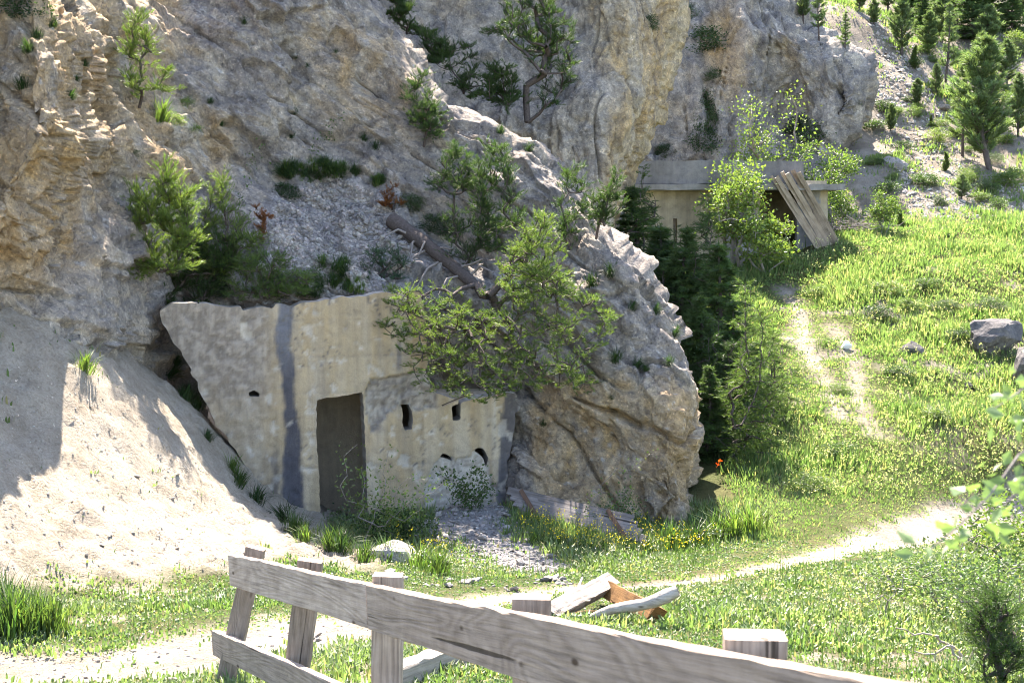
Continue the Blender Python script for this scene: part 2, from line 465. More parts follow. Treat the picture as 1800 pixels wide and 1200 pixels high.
def cover(x, y):
    """bareness 0..1 of the ground, and which kind of earth"""
    q = np.c_[x, y, np.zeros_like(x)]
    wob = 0.28 * fbm(q * 1.6, 3) + 0.12 * fbm(q * 5.0, 2)
    def area(poly, soft):
        d, _, _ = segdist(x, y, poly, True); d = np.where(inpoly(x, y, poly), -d, d)
        return 1 - sstep(-soft, soft, d + wob)
    def strip(pl, w, soft):
        d, _, _ = segdist(x, y, pl)
        return 1 - sstep(w - soft, w + soft, d + wob * 0.8)
    talus = np.maximum(area(W_talus, 0.30), sstep(-2.7, -3.2, x) * sstep(19.5, 20.5, y) * (1 - sstep(30, 32, y)))
    path = np.maximum(strip(W_pathl, 0.85, 0.3), strip(W_pathr, 0.48, 0.18))
    path = np.maximum(path, 0.9 * np.maximum(strip(W_t1, 0.22, 0.22), strip(W_t2, 0.22, 0.22)))
    rub = area(W_rub, 0.25)
    hill = sstep(43.5, 47.0, y + 0.10 * x - 1.0) * sstep(-0.28, 0.02, fbm(q * 0.45 + 5.1, 4) + 0.10)
    hill = hill * (1 - 0.5 * sstep(66, 72, y))
    mead = 0.9 * sstep(0.20, 0.36, fbm(q * 0.8 + 9.7, 3)) * sstep(26, 30, y) * (1 - sstep(38, 41, y))
    near = 0.8 * sstep(0.18, 0.34, fbm(q * 1.3 + 3.7, 3)) * (1 - sstep(15, 19, y)) * (x < 4)
    return talus, path, rub, np.maximum(hill, mead), near
c_t, c_p, c_r, c_h, c_n = cover(TX, TY)
q = np.c_[TX, TY, TZ]
big = fbm(q * 0.5, 3)
greenc = lerp((0.085, 0.10, 0.035), (0.13, 0.125, 0.05), sstep(-0.4, 0.5, big)[:, None])
dirt = lerp((0.34, 0.29, 0.23), (0.45, 0.395, 0.32), sstep(-0.4, 0.4, fbm(q * 1.3, 3))[:, None])
tal = lerp((0.44, 0.375, 0.29), (0.48, 0.42, 0.335), sstep(-0.4, 0.4, fbm(q * 0.9 + 4, 3))[:, None])
hil = lerp((0.24, 0.205, 0.165), (0.31, 0.275, 0.225), sstep(-0.3, 0.3, fbm(q * 0.8, 3))[:, None])
grav = np.array((0.33, 0.315, 0.30))
tc = greenc
tc = lerp(tc, hil, c_h[:, None]); tc = lerp(tc, dirt, np.maximum(c_p, c_n)[:, None]); tc = lerp(tc, grav, c_r[:, None]); tc = lerp(tc, tal, c_t[:, None])
# lumps on the talus: real relief
lum = fbm(np.c_[(TX * 0.8 - TY * 0.5) * 1.1, (TX * 0.5 + TY * 0.8) * 2.4, TZ * 1.6], 4, ridge=True)
TZ = TZ + c_t * (0.09 * np.maximum(lum - 0.05, -0.25) + 0.045 * fbm(q * 4.0, 3) + 0.06 * sstep(0.15, 0.4, perlin(q * 3.3 + 8)) + 0.05 * sstep(0.1, 0.3, perlin(q * 6.5 + 18))) + c_r * 0.05 * fbm(q * 5, 2) - 0.05 * c_p
TV = np.c_[TX, TY, TZ]
ny, nx = GX.shape
idx = np.arange(ny * nx).reshape(ny, nx)
TF = np.stack([idx[:-1, :-1], idx[:-1, 1:], idx[1:, 1:], idx[1:, :-1]], -1).reshape(-1, 4)
ground = link("ground", mesh("ground", TV, TF, tc, True), M['soil'])
ground["kind"] = "structure"; ground["label"] = "meadow ground with bare talus, hillside and beaten path"

# ------------------------------------------------------------------ cliffs
def cliff(name, label, rows, left, sil, ctrl, nx, smooth, R, Rd, back, disp, colour, hole=None, mat=None, side=0.0):
    rows = np.asarray(rows, float); ny = len(rows)
    t = np.linspace(0, 1, nx); t = 1 - (1 - t) ** 1.25
    sp = np.interp(rows, [a for a, b in sil], [b for a, b in sil])
    k = np.array([1, 4, 9, 4, 1.0]); k /= k.sum()
    sp = np.convolve(np.r_[sp[0], sp[0], sp, sp[-1], sp[-1]], k, 'valid')
    PX = left + (sp[:, None] - left) * t[None]; PY = np.repeat(rows[:, None], nx, 1)
    c = np.array(ctrl, float); f = TPS(c[:, :2] / 300, c[:, 2], smooth)
    D = f(np.c_[PX.ravel(), PY.ravel()] / 300).reshape(ny, nx)
    qd = np.clip((sp[:, None] - PX) / R, 0, 1)
    D = D + Rd * (1 - np.sqrt(np.clip(1 - (1 - qd) ** 2, 0, 1)))
    W = P(PX, PY, D)
    cols = [W]
    last = W[:, -1]
    for b in back:
        nxt = last.copy(); nxt[:, 1] += b; nxt[:, 0] -= side * b; cols.append(nxt[:, None])
    W = np.concatenate(cols, 1)
    top = W[0]
    tops = []
    for b in (6.0, 3.0, 1.2):
        tt = top.copy(); tt[:, 1] += b; tt[:, 2] += 0.25 * b; tops.append(tt[None])
    W = np.concatenate(tops + [W], 0); nt_ = len(tops)
    Nn = np.cross(np.gradient(W, axis=1), np.gradient(W, axis=0)); Nn /= np.linalg.norm(Nn, axis=2)[..., None] + 1e-9
    flat = W.reshape(-1, 3); nf = Nn.reshape(-1, 3)
    if np.mean(nf[:, 1]) > 0: nf = -nf
    h = disp(flat)
    V = flat + nf * h[:, None]
    ppx, ppy, pd = pix(V)
    colr = colour(V, ppx, ppy, h)
    gy, gx = W.shape[:2]
    ix = np.arange(gy * gx).reshape(gy, gx)
    F = np.stack([ix[:-1, :-1], ix[1:, :-1], ix[1:, 1:], ix[:-1, 1:]], -1).reshape(-1, 4)
    if hole is not None:
        bpx, bpy_, _ = pix(flat)
        front = np.zeros((gy, gx), bool); front[nt_:, :nx] = True
        hv = inpoly(bpx, bpy_, hole) & front.ravel()
        F = F[~hv[F].all(1)]
    o = link(name, mesh(name, V, F, colr, True), mat or M['rock'])
    o["label"] = label; o["kind"] = "structure"
    return o, V, F

GREY = np.array((0.27, 0.236, 0.203)); LIGHT = np.array((0.44, 0.385, 0.31)); TAN = np.array((0.43, 0.31, 0.18))
OCHRE = np.array((0.48, 0.31, 0.12)); DARK = np.array((0.12, 0.115, 0.12)); PALE = np.array((0.46, 0.415, 0.345))
def rock_disp(amp=1.0, mode='dip', big=0.35):
    """relief of the rock: beds dipping to the lower right, or upright flutes; pits and knobs on top"""
    def f(p):
        if mode == 'dip':
            t = p[:, 0] * 0.77 - p[:, 2] * 0.64; n = p[:, 0] * 0.64 + p[:, 2] * 0.77
            s = np.c_[t * 0.42, p[:, 1] * 0.8, n * 1.15]
        else:
            s = np.c_[p[:, 0], p[:, 1], p[:, 2] * 0.22]
        warp = np.c_[perlin(p * 0.7), perlin(p * 0.7 + 31), perlin(p * 0.7 + 77)]
        a = 1.5 * big * fbm(s * 0.40 + 0.25 * warp, 2)
        r1 = fbm(s * 0.9 + 0.35 * warp, 4, ridge=True)
        b = 0.11 * np.minimum(r1, 0.42)
        r2 = perlin(s * 1.9 + 0.6 * warp + 9)
        led = 0.12 * (sstep(-0.25, -0.05, r2) + sstep(0.15, 0.28, r2))
        pits = -0.13 * sstep(0.28, 0.55, fbm(p * np.array((1.9, 1.9, 1.6)) + 60, 2))
        knob = 0.02 * fbm(p * 3.4 + 5, 3, ridge=True)
        if mode == 'dip': s2 = np.c_[t * 0.16, p[:, 1] * 0.5, n * 1.15]
        else: s2 = np.c_[p[:, 0] * 1.0, p[:, 1] * 0.7, p[:, 2] * 0.16]
        nz = perlin(s2 + 0.07 * warp + 21); n5 = perlin(s * np.array((1.0, 1.0, 1.0)) * 2.6 + 0.4 * warp + 41)
        crack = -0.20 * (1 - sstep(0.0, 0.045, np.abs(nz))) * sstep(-0.1, 0.2, perlin(p * 0.9 + 3)) - 0.025 * (1 - sstep(0.0, 0.07, np.abs(n5)))
        rib = 0.03 * (sstep(-0.35, -0.28, nz) + sstep(0.1, 0.16, nz)) - 0.1
        hole = -0.045 * sstep(0.30, 0.5, perlin(p * 4.6 + 70))
        c = crack + rib + hole + 0.022 * fbm(p * 6.5, 2) + 0.02 * fbm(p * 14.0, 2)
        wf = 0.12 * np.c_[perlin(p * 3), perlin(p * 3 + 11), perlin(p * 3 + 23)]
        fac = 0.24 * facets(s * 0.75 + 0.35 * wf) + 0.14 * facets(s * 1.7 + 0.5 * wf + 5.5) + 0.035 * facets(p * 2.9 + 0.8 * wf + 2.2)
        return amp * (0.8 * a + 0.5 * b + 0.5 * led + 0.7 * pits + fac + c - 0.1)
    return f

def colA(V, px, py, h):
    p = V
    n1 = fbm(p * 0.55, 4); n2 = fbm(p * np.array((1.6, 1.6, 0.35)), 4); n3 = fbm(p * 2.2 + 7, 4); n4 = fbm(p * 6 + 3, 3)
    c = lerp(GREY, LIGHT, sstep(-0.25, 0.55, n3)[:, None])
    tanw = np.clip(1.15 - sstep(20, 420, px + 0.35 * py - 60) , 0, 1)
    tanw = np.maximum(tanw, sstep(905, 960, px) * sstep(600, 720, py - 0.05 * (px - 900)))
    tanw = np.maximum(tanw, 0.85 * np.exp(-((px - 330) / 120) ** 2 - ((py - 250) / 110) ** 2))
    tanw = np.maximum(tanw, 0.5 * np.exp(-((px - 640) / 160) ** 2 - ((py - 120) / 120) ** 2))
    tw = sstep(0.28, 0.68, tanw * 0.80 + 0.38 * n1 + 0.24 * n3 + 0.12)
    c = lerp(c, lerp(TAN, PALE, sstep(-0.2, 0.5, n2)[:, None]), tw[:, None])
    oc = sstep(0.05, 0.4, n2 + 0.3 * n1) * tw * (sstep(330, 60, px) * sstep(120, 260, py) + sstep(900, 980, px) * sstep(650, 740, py))
    c = lerp(c, OCHRE, 0.7 * np.clip(1.2 * oc, 0, 1)[:, None])
    bl = sstep(0.12, 0.5, fbm(p * np.array((2.6, 2.6, 0.7)) + 11, 4)) * (1 - 0.7 * tw)
    c = lerp(c, GREY * 0.55, 0.75 * bl[:, None])
    dk = sstep(0.30, 0.55, n4 + 0.35 * n2) * 0.6
    c = lerp(c, DARK, dk[:, None])
    wh = sstep(0.36, 0.6, fbm(p * 7.5 + 40, 2))
    c = lerp(c, (0.55, 0.54, 0.52), 0.55 * wh[:, None])
    # soil and gravel on the ledge above the wall
    led = inpoly(px, py, [(270, 545), (250, 470), (420, 420), (480, 330), (560, 290), (700, 330), (760, 420), (900, 470), (960, 560), (700, 560)])
    lw = (led * 1.0) * sstep(-0.5, 0.1, n3 + 0.3)
    c = lerp(c, lerp((0.25, 0.225, 0.20), (0.36, 0.33, 0.30), sstep(-0.3, 0.3, n4)[:, None]), lw[:, None])
    low = sstep(660, 560, px) * sstep(430, 560, py) * (1 - led)
    c = lerp(c, lerp((0.34, 0.30, 0.25), (0.44, 0.395, 0.33), sstep(-0.3, 0.4, n3)[:, None]), 0.75 * low[:, None])
    return c
silA = [(-500, 640), (-350, 660), (-100, 662), (0, 655), (60, 705), (120, 745), (170, 800), (215, 880), (250, 960), (290, 1000), (330, 1018), (360, 1045), (400, 1068), (430, 1100), (470, 1142), (510, 1168), (560, 1190), (600, 1205), (650, 1219), (700, 1226), (740, 1226), (760, 1236), (820, 1232), (900, 1240), (960, 1246), (1010, 1248)]  # crest out of view raised to cast shade over wall and forecourt
ctrlA = [(-450, -350, 16.5), (-450, 0, 15.6), (-450, 300, 15.0), (-450, 600, 14.5), (-450, 1000, 14.5),
         (-200, -350, 20.0), (-200, 0, 18.8), (-200, 300, 18.8), (-200, 600, 18.0), (-200, 1000, 17.8),
         (0, -350, 23.0), (0, 0, 20.8), (0, 200, 19.7), (60, -100, 21.2), (0, 450, 18.9), (60, 400, 19.0), (95, 273, 19.2), (110, 209, 19.3), (90, 100, 19.6), (60, 0, 20.3), (250, -100, 28.2), (0, 600, 19.6), (0, 1000, 19.6),  # rib pushed forward here to throw shade on the talus edge
         (205, 0, 25.0), (190, 185, 23.6), (180, -60, 26.0), (245, 260, 24.0), (155, 320, 22.3), (165, 390, 22.0), (120, 450, 20.9), (200, 420, 22.2), (150, 600, 20.5), (230, 560, 22.3),
         (200, 800, 21.9), (250, -350, 31.5), (250, -500, 35), (350, -500, 34), (300, 560, 24.4), (300, 700, 24.6), (350, 800, 24.6), (400, 1000, 24.8), (330, 480, 24.3),
         (330, 300, 25.2), (330, 100, 26.3), (330, -100, 28.2), (330, 420, 24.4), (250, 380, 23.4), (280, 180, 25.2), (420, 470, 24.3), (420, 380, 25.2), (420, 530, 24.0), (450, 200, 26.2), (450, 0, 27.0), (450, -300, 28.6), (560, -500, 29.3), (620, -300, 29.0), (640, -500, 29.8),
         (500, 525, 24.1), (560, 325, 26.7), (600, 520, 24.2), (620, 420, 25.5), (560, 200, 27.3), (600, 50, 27.9), (680, 510, 24.4), (690, 400, 26.0), (700, 300, 26.9), (700, 150, 27.7),
         (760, 520, 24.8), (780, 430, 26.0), (800, 300, 26.9), (800, 220, 27.4), (900, 520, 25.3), (880, 420, 26.0), (900, 300, 26.7), (960, 320, 26.6), (980, 400, 25.9), (1000, 500, 25.2),
         (760, 620, 25.3), (860, 640, 25.2), (760, 800, 25.4), (600, 800, 25.4), (600, 620, 25.2), (850, 900, 25.2), (600, 960, 25.4),
         (925, 700, 24.7), (925, 800, 24.35), (915, 890, 24.2), (930, 980, 23.6), (1000, 620, 24.7), (1000, 710, 24.2), (990, 780, 24.4), (1000, 880, 23.9), (1000, 960, 23.6), (1090, 690, 24.0), (1100, 560, 24.6), (1075, 790, 24.1), (1110, 900, 23.6), (1110, 980, 23.4),
         (1160, 620, 24.3), (1170, 720, 23.8), (1190, 820, 23.5), (1200, 920, 23.5), (1210, 1000, 23.4), (1080, 430, 25.2), (1140, 520, 24.7)]
holeA = [(330, 565), (660, 550), (735, 545), (745, 690), (880, 712), (878, 905), (470, 920), (380, 760)]
cliffA, VA, FA = cliff("near_cliff", "grey and ochre rock face around the concrete wall", np.r_[np.linspace(-500, -40, 40), np.linspace(-35, 1010, 340)], -450, silA, ctrlA, 430, 0.002, 70, 1.3,
                       (0.4, 0.8, 1.5, 2.5, 4.0), rock_disp(1.0), colA, holeA)

def colB(V, px, py, h):
    n1 = fbm(V * 0.5 + 20, 4); st = fbm(V * np.array((2.0, 2.0, 0.18)), 4); n3 = fbm(V * 2.0 + 2, 4); n4 = fbm(V * 5 + 3, 3)
    c = lerp((0.34, 0.305, 0.26), (0.47, 0.41, 0.335), sstep(-0.3, 0.4, n3)[:, None])
    ed = np.interp(py, [-100, 0, 100, 200, 330], [1180, 1190, 1175, 1150, 1095])
    tw = np.clip(sstep(ed - 130, ed - 5, px) * 0.9 + 0.7 * np.exp(-((px - 1065) / 45) ** 2 - ((py - 50) / 90) ** 2) + 0.6 * np.exp(-((px - 975) / 30) ** 2 - ((py - 240) / 50) ** 2), 0, 1)
    tw = sstep(0.3, 0.75, tw * 0.85 + 0.35 * st + 0.25 * n1 + 0.1)
    c = lerp(c, lerp((0.48, 0.39, 0.26), (0.52, 0.35, 0.15), sstep(-0.25, 0.4, st)[:, None]), 0.75 * tw[:, None])
    dk = sstep(0.15, 0.5, st + 0.4 * n4) * 0.6
    c = lerp(c, DARK * 1.5, dk[:, None])
    return c
silB = [(-600, 800), (-450, 830), (-300, 900), (-120, 1100), (-50, 1190), (0, 1204), (50, 1200), (100, 1190), (150, 1178), (200, 1160), (250, 1140), (300, 1118), (330, 1106), (380, 1098), (450, 1085), (600, 1080)]  # unseen upper pillar shaped tall to shade the cleft and ridge
ctrlB = [(560, -600, 36), (900, -600, 36.5), (1150, -600, 37), (560, 0, 34), (560, 400, 31.5), (700, 0, 34.3), (800, 100, 33.8), (900, 0, 34.5), (900, 200, 33.3), (1000, 100, 33.6), (1000, 300, 32.6), (1080, 0, 33.3), (1080, 200, 32.6), (1060, 380, 32.5), (1150, 50, 33.8), (1120, 200, 33.3), (900, 600, 31), (1080, 600, 32.5), (960, -100, 34.3), (985, 60, 34.2)]
cliffB, VB, FB = cliff("middle_cliff", "tall pale rock pillar with ochre overhanging edge", np.r_[np.linspace(-450, -40, 40), np.linspace(-35, 600, 190)], 540, silB, ctrlB, 210, 0.002, 55, 2.0,
                       (0.6, 1.2, 2.5, 4.0), rock_disp(0.9, 'flute', 0.5), colB, side=0.2)
def colC(V, px, py, h):
    n1 = fbm(V * 0.4 + 50, 4); st = fbm(V * np.array((1.2, 1.2, 0.15)) + 4, 4); n3 = fbm(V * 1.6 + 8, 4); n4 = fbm(V * 4 + 3, 3)
    c = lerp((0.26, 0.24, 0.22), (0.42, 0.375, 0.315), sstep(-0.3, 0.4, n3)[:, None])
    tw = np.exp(-((px - 1275) / 60) ** 2 - ((py - 90) / 110) ** 2) + 0.6 * np.exp(-((px - 1390) / 25) ** 2 - ((py - 80) / 70) ** 2) + 0.35 * sstep(1430, 1500, px)
    tw = sstep(0.3, 0.8, tw * 0.8 + 0.35 * st + 0.2 * n1)
    c = lerp(c, lerp(TAN, OCHRE, sstep(-0.1, 0.4, n1)[:, None]), 0.8 * tw[:, None])
    dk = sstep(0.1, 0.45, st + 0.3 * n4) * 0.7
    return lerp(c, DARK * 1.3, dk[:, None])
silC = [(-300, 1330), (-100, 1370), (0, 1402), (40, 1432), (65, 1462), (90, 1496), (120, 1515), (160, 1530), (200, 1526), (240, 1508), (280, 1492), (320, 1486), (420, 1480)]
ctrlC = [(1040, -300, 54), (1200, -300, 54), (1350, -300, 57), (1040, 100, 50.5), (1160, 200, 50.5), (1200, 50, 51.5), (1280, 80, 50), (1290, 230, 50), (1210, 290, 50.2), (1350, 100, 50.4), (1385, 60, 50), (1400, 200, 51), (1440, 150, 50), (1500, 180, 49.2), (1490, 280, 49.2), (1430, 280, 50.0), (1300, 420, 49.5), (1100, 420, 49.5), (1480, 420, 49), (1300, 0, 51), (1400, 0, 52), (1450, 60, 51)]
cliffC, VC, FC = cliff("far_cliff", "far striped rock buttress behind the concrete hut", np.r_[np.linspace(-260, -30, 16), np.linspace(-25, 420, 130)], 1020, silC, ctrlC, 170, 0.002, 45, 2.2,
                       (0.8, 1.5, 3.0, 5.0), rock_disp(1.3, 'flute', 0.7), colC, side=0.1)

def bvh(V, F): return BVHTree.FromPolygons([tuple(v) for v in V.tolist()], F.tolist())
trees_bvh = {'A': bvh(VA, FA), 'B': bvh(VB, FB), 'C': bvh(VC, FC)}
sel = (TV[TF[:, 0], 1] > 2) & (TV[TF[:, 0], 1] < 90) & (np.abs(TV[TF[:, 0], 0]) < 40)
trees_bvh['G'] = bvh(TV, TF[sel])
def hit(px, py, which='ABCG'):
    r = ray(px, py); best = None
    for k in which:
        h = trees_bvh[k].ray_cast(Vector(CAM), Vector(r / np.linalg.norm(r)))
        if h[0] is not None and (best is None or h[3] < best[2]): best = (np.array(h[0]), np.array(h[1]), h[3])
    if best is None:
        return P(px, py, 30.0), np.array((0, -0.5, 0.8)), 30.0
    n = best[1]
    if n @ r > 0: n = -n
    return best[0], n, best[2]
def drop(x, y):
    h = trees_bvh['G'].ray_cast(Vector((x, y, 60)), Vector((0, 0, -1)))
    return h[0][2] if h[0] is not None else float(terrain_z(np.array([x]), np.array([y]))[0])
# ------------------------------------------------------------------ mesh builders
def tube(pts, radii, sides=6, cap=True):
    pts = np.asarray(pts, float); n = len(pts)
    V = []; t = np.gradient(pts, axis=0); t /= np.linalg.norm(t, axis=1)[:, None] + 1e-9
    ref = np.array((0.31, 0.22, 0.92)) if abs(t[0, 2]) < 0.8 else np.array((0.9, 0.3, 0.1))
    a = np.cross(t, ref); a /= np.linalg.norm(a, axis=1)[:, None] + 1e-9; b = np.cross(t, a)
    th = np.linspace(0, 2 * math.pi, sides, endpoint=False)
    V = (pts[:, None] + np.asarray(radii)[:, None, None] * (np.cos(th)[None, :, None] * a[:, None] + np.sin(th)[None, :, None] * b[:, None])).reshape(-1, 3)
    i = np.arange(n * sides).reshape(n, sides)
    F = np.stack([i[:-1], np.roll(i[:-1], -1, 1), np.roll(i[1:], -1, 1), i[1:]], -1).reshape(-1, 4)
    return V, F
class Geo:
    def __init__(s): s.V = []; s.F = {}; s.n = 0; s.C = []
    def add(s, V, F, c=None):
        V = np.asarray(V, float); F = np.asarray(F, int)
        s.F.setdefault(F.shape[1], []).append(F + s.n); s.V.append(V); s.n += len(V)
        s.C.append(np.zeros((len(V), 3)) + (0.5 if c is None else np.asarray(c)))
    def mesh(s, name, smooth=False):
        return mesh(name, np.concatenate(s.V), [np.concatenate(f) for f in s.F.values()], np.concatenate(s.C), smooth)
def basis(d):
    d = d / (np.linalg.norm(d, axis=1)[:, None] + 1e-9)
    r = np.where(np.abs(d[:, 2:3]) < 0.9, np.array((0, 0, 1.0)), np.array((1.0, 0, 0)))
    a = np.cross(r, d); a /= np.linalg.norm(a, axis=1)[:, None] + 1e-9
    b = np.cross(d, a); return a, b, d
def scatter(tpl, tF, pos, dirs, size, col, R):
    """copies of a small template (verts, faces; Z = axis) at pos along dirs"""
    K = len(pos); a, b, c = basis(dirs); ph = R.uniform(0, 2 * math.pi, K)
    a2 = np.cos(ph)[:, None] * a + np.sin(ph)[:, None] * b; b2 = -np.sin(ph)[:, None] * a + np.cos(ph)[:, None] * b
    V = tpl[None, :, 0, None] * a2[:, None] + tpl[None, :, 1, None] * b2[:, None] + tpl[None, :, 2, None] * c[:, None]
    V = pos[:, None] + V * np.asarray(size)[:, None, None]
    n = len(tpl)
    F = (tF[None] + (np.arange(K) * n)[:, None, None]).reshape(-1, tF.shape[1])
    C = np.repeat(col, n, 0)
    return V.reshape(-1, 3), F, C
def needle_tuft(n, R, spread=0.9, w=0.075):
    V = []
    for k in range(n):
        z0 = R.uniform(-0.35, 0.45); th = R.uniform(0, 6.283); el = R.uniform(0.35, 1.0) * spread
        L = R.uniform(0.55, 1.0)
        d = np.array((math.cos(th) * math.sin(el), math.sin(th) * math.sin(el), math.cos(el)))
        sd = np.array((-math.sin(th), math.cos(th), 0)) * w
        o = np.array((0, 0, z0))
        V += [o - sd, o + sd, o + d * L]
    return np.array(V), np.arange(3 * n).reshape(n, 3)
LEAF_V = np.array(((0, 0, 0), (-0.32, 0.06, 0.4), (0, -0.03, 0.5), (0.32, 0.06, 0.4), (0, 0.02, 1.0)), float)
LEAF_F = np.array(((0, 2, 1), (0, 3, 2), (1, 2, 4), (2, 3, 4)))
LEAF2_V = np.array(((0, 0, 0), (-0.33, 0.05, 0.5), (0.33, 0.05, 0.5), (0, 0, 1.0)), float)
LEAF2_F = np.array(((0, 2, 3, 1),))

def skeleton(root, centers, r_tip=0.006, power=0.45, sides=5, R=rng, sag=0.0):
    """limbs that join the root to every foliage centre, thick where many share a limb"""
    c = np.asarray(centers, float); o = np.argsort(((c - root) ** 2).sum(1)); c = c[o]
    nodes = [np.asarray(root, float)]; par = [-1]
    for p in c:
        A = np.array(nodes); d = np.linalg.norm(A - p, axis=1); dr = np.linalg.norm(A - root, axis=1)
        s_ = d + 0.25 * dr
        par.append(int(np.argmin(s_))); nodes.append(p)
    n = len(nodes); load = np.ones(n)
    for i in range(n - 1, 0, -1): load[par[i]] += load[i]
    rad = r_tip * load ** power
    G = Geo()
    for i in range(1, n):
        a, b = nodes[par[i]], nodes[i]; L = np.linalg.norm(b - a)
        mid = (a + b) / 2 + R.normal(size=3) * 0.07 * L + np.array((0, 0, -sag * L))
        G.add(*tube([a, a * 0.5 + mid * 0.5, mid, b * 0.55 + mid * 0.45, b], np.linspace(min(rad[par[i]], rad[i] * 1.5), rad[i], 5), sides))
    dirs = np.array([nodes[i] - nodes[par[i]] for i in range(1, n)])
    return G, np.array(nodes[1:]), dirs

def vary(base, k, R, a=0.25, hue=0.12):
    b = np.asarray(base)[None] * (1 + R.uniform(-a, a, (k, 1)))
    b = b * (1 + R.uniform(-hue, hue, (k, 3)) * np.array((1, 0.25, 0.6)))
    return np.clip(b, 0.005, 0.9)

DG = (0.040, 0.072, 0.024); MG = (0.066, 0.110, 0.032); LG = (0.120, 0.175, 0.045); YG = (0.155, 0.21, 0.05)
def conifer_mesh(kind, seed):
    """one unit tall; returns trunk mesh and crown mesh"""
    R = np.random.default_rng(seed); G = Geo(); pos = []; dr = []
    bend = R.normal(size=2) * 0.03
    def axis_pt(f): return np.array((bend[0] * math.sin(f * 3), bend[1] * math.sin(f * 2.5), f))
    fs = np.linspace(0, 1, 12)
    G.add(*tube([axis_pt(f) for f in fs], 0.020 * (1 - fs) ** 0.8 + 0.003, 7))
    spec = {'pine': (0.14, 15, 6, 0.27, 0.45, 0.06), 'spruce': (0.03, 22, 8, 0.30, -0.05, 0.040), 'sparse': (0.22, 12, 5, 0.22, 0.25, 0.055), 'juniper': (0.0, 20, 7, 0.16, 1.1, 0.05)}[kind]
    f0, nw, per, rr, lift, ts = spec
    for w in range(nw):
        f = f0 + (0.985 - f0) * (w / (nw - 1)) ** 0.92
        k = (f - f0) / (1 - f0)
        prof = (1 - k) ** 0.85 * (0.55 + 0.45 * min(1, k * 6 + 0.35)) if kind != 'pine' else (1 - k) ** 0.6 * min(1, 0.5 + 2.2 * k)
        for j in range(per):
            if kind == 'sparse' and R.random() < 0.25: continue
            az = R.uniform(0, 6.283); L = rr * max(prof, 0.09) * (R.uniform(0.6, 1.18) if kind != 'spruce' else R.uniform(0.4, 1.25))
            o = axis_pt(f); out = np.array((math.cos(az), math.sin(az), 0))
            n = 5; t = np.linspace(0, 1, n)
            curve = o + L * t[:, None] * out + np.array((0, 0, 1.0)) * (L * (lift * t + (0.35 if kind == 'pine' else 0.18) * t ** 2 - (0.25 * (1 - k) if kind == 'spruce' else 0) * t))[:, None]
            G.add(*tube(curve, np.linspace(0.006, 0.0015, n) * (0.5 + (1 - k)), 4))
            side = np.cross(out, (0, 0, 1.0))
            m = int(5 + L / (0.011 if kind != 'spruce' else 0.009))
            tt = R.uniform(0.2, 1.02, m) ** 0.8
            q = np.stack([np.interp(tt, t, curve[:, i]) for i in range(3)], 1)
            lat = R.normal(size=m) * 0.30 * L * (0.25 + 0.6 * tt) * (1.15 - tt * 0.7)
            q = q + lat[:, None] * side + R.normal(size=(m, 3)) * 0.007
            q[:, 2] += 0.1 * np.abs(lat) * (1 if kind != 'spruce' else -1)
            dd = out[None] * 0.8 + side[None] * (np.sign(lat) * R.uniform(0.1, 0.7, m))[:, None] + np.array((0, 0, 0.75 if kind in ('pine', 'juniper') else 0.12))
            pos.append(q); dr.append(dd + R.normal(size=(m, 3)) * 0.22)
    pos.append(np.array([axis_pt(f) for f in np.linspace(0.8, 1.0, 14)])); dr.append(np.tile((0, 0, 1.0), (14, 1)) + R.normal(size=(14, 3)) * 0.3)
    pos = np.concatenate(pos); dr = np.concatenate(dr); K = len(pos)
    tpl, tF = needle_tuft(13, R, 0.95, 0.06)
    base = {'pine': (0.13, 0.18, 0.08), 'spruce': (0.075, 0.12, 0.042), 'sparse': (0.14, 0.19, 0.085), 'juniper': LG}[kind]
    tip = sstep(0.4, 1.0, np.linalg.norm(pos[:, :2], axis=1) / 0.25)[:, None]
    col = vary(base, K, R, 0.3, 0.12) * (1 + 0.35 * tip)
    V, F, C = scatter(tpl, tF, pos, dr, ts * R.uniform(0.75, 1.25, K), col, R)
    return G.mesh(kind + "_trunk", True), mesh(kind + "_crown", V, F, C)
def bush_mesh(seed, leaf=0.055, n=2600, base=LG, wide=1.0, lobes=26, sig=0.105):
    """leafy shrub one unit tall on several stems"""
    R = np.random.default_rng(seed)
    c = []
    while len(c) < lobes:
        q = R.uniform(-1, 1, 3)
        if q @ q < 1 and q @ q > 0.15: c.append(q * np.array((0.46 * wide, 0.46 * wide, 0.42)) + np.array((0, 0, 0.56)))
    c = np.array(c); G, nodes, dirs = skeleton(np.zeros(3), c, 0.0045, 0.5, 5, R)
    k = R.integers(0, len(nodes), n)
    off = R.normal(size=(n, 3)) * np.array((sig, sig, 0.75 * sig))
    pos = nodes[k] + off; pos[:, 2] = np.maximum(pos[:, 2], 0.03)
    d = off * 6 + R.normal(size=(n, 3)) * 0.6 + np.array((0, 0, 0.2))
    V, F, C = scatter(LEAF_V, LEAF_F, pos, d, leaf * R.uniform(0.6, 1.3, n), vary(base, n, R, 0.3, 0.15), R)
    return G.mesh("shrub_stems", True), mesh("shrub_leaves", V, F, C)
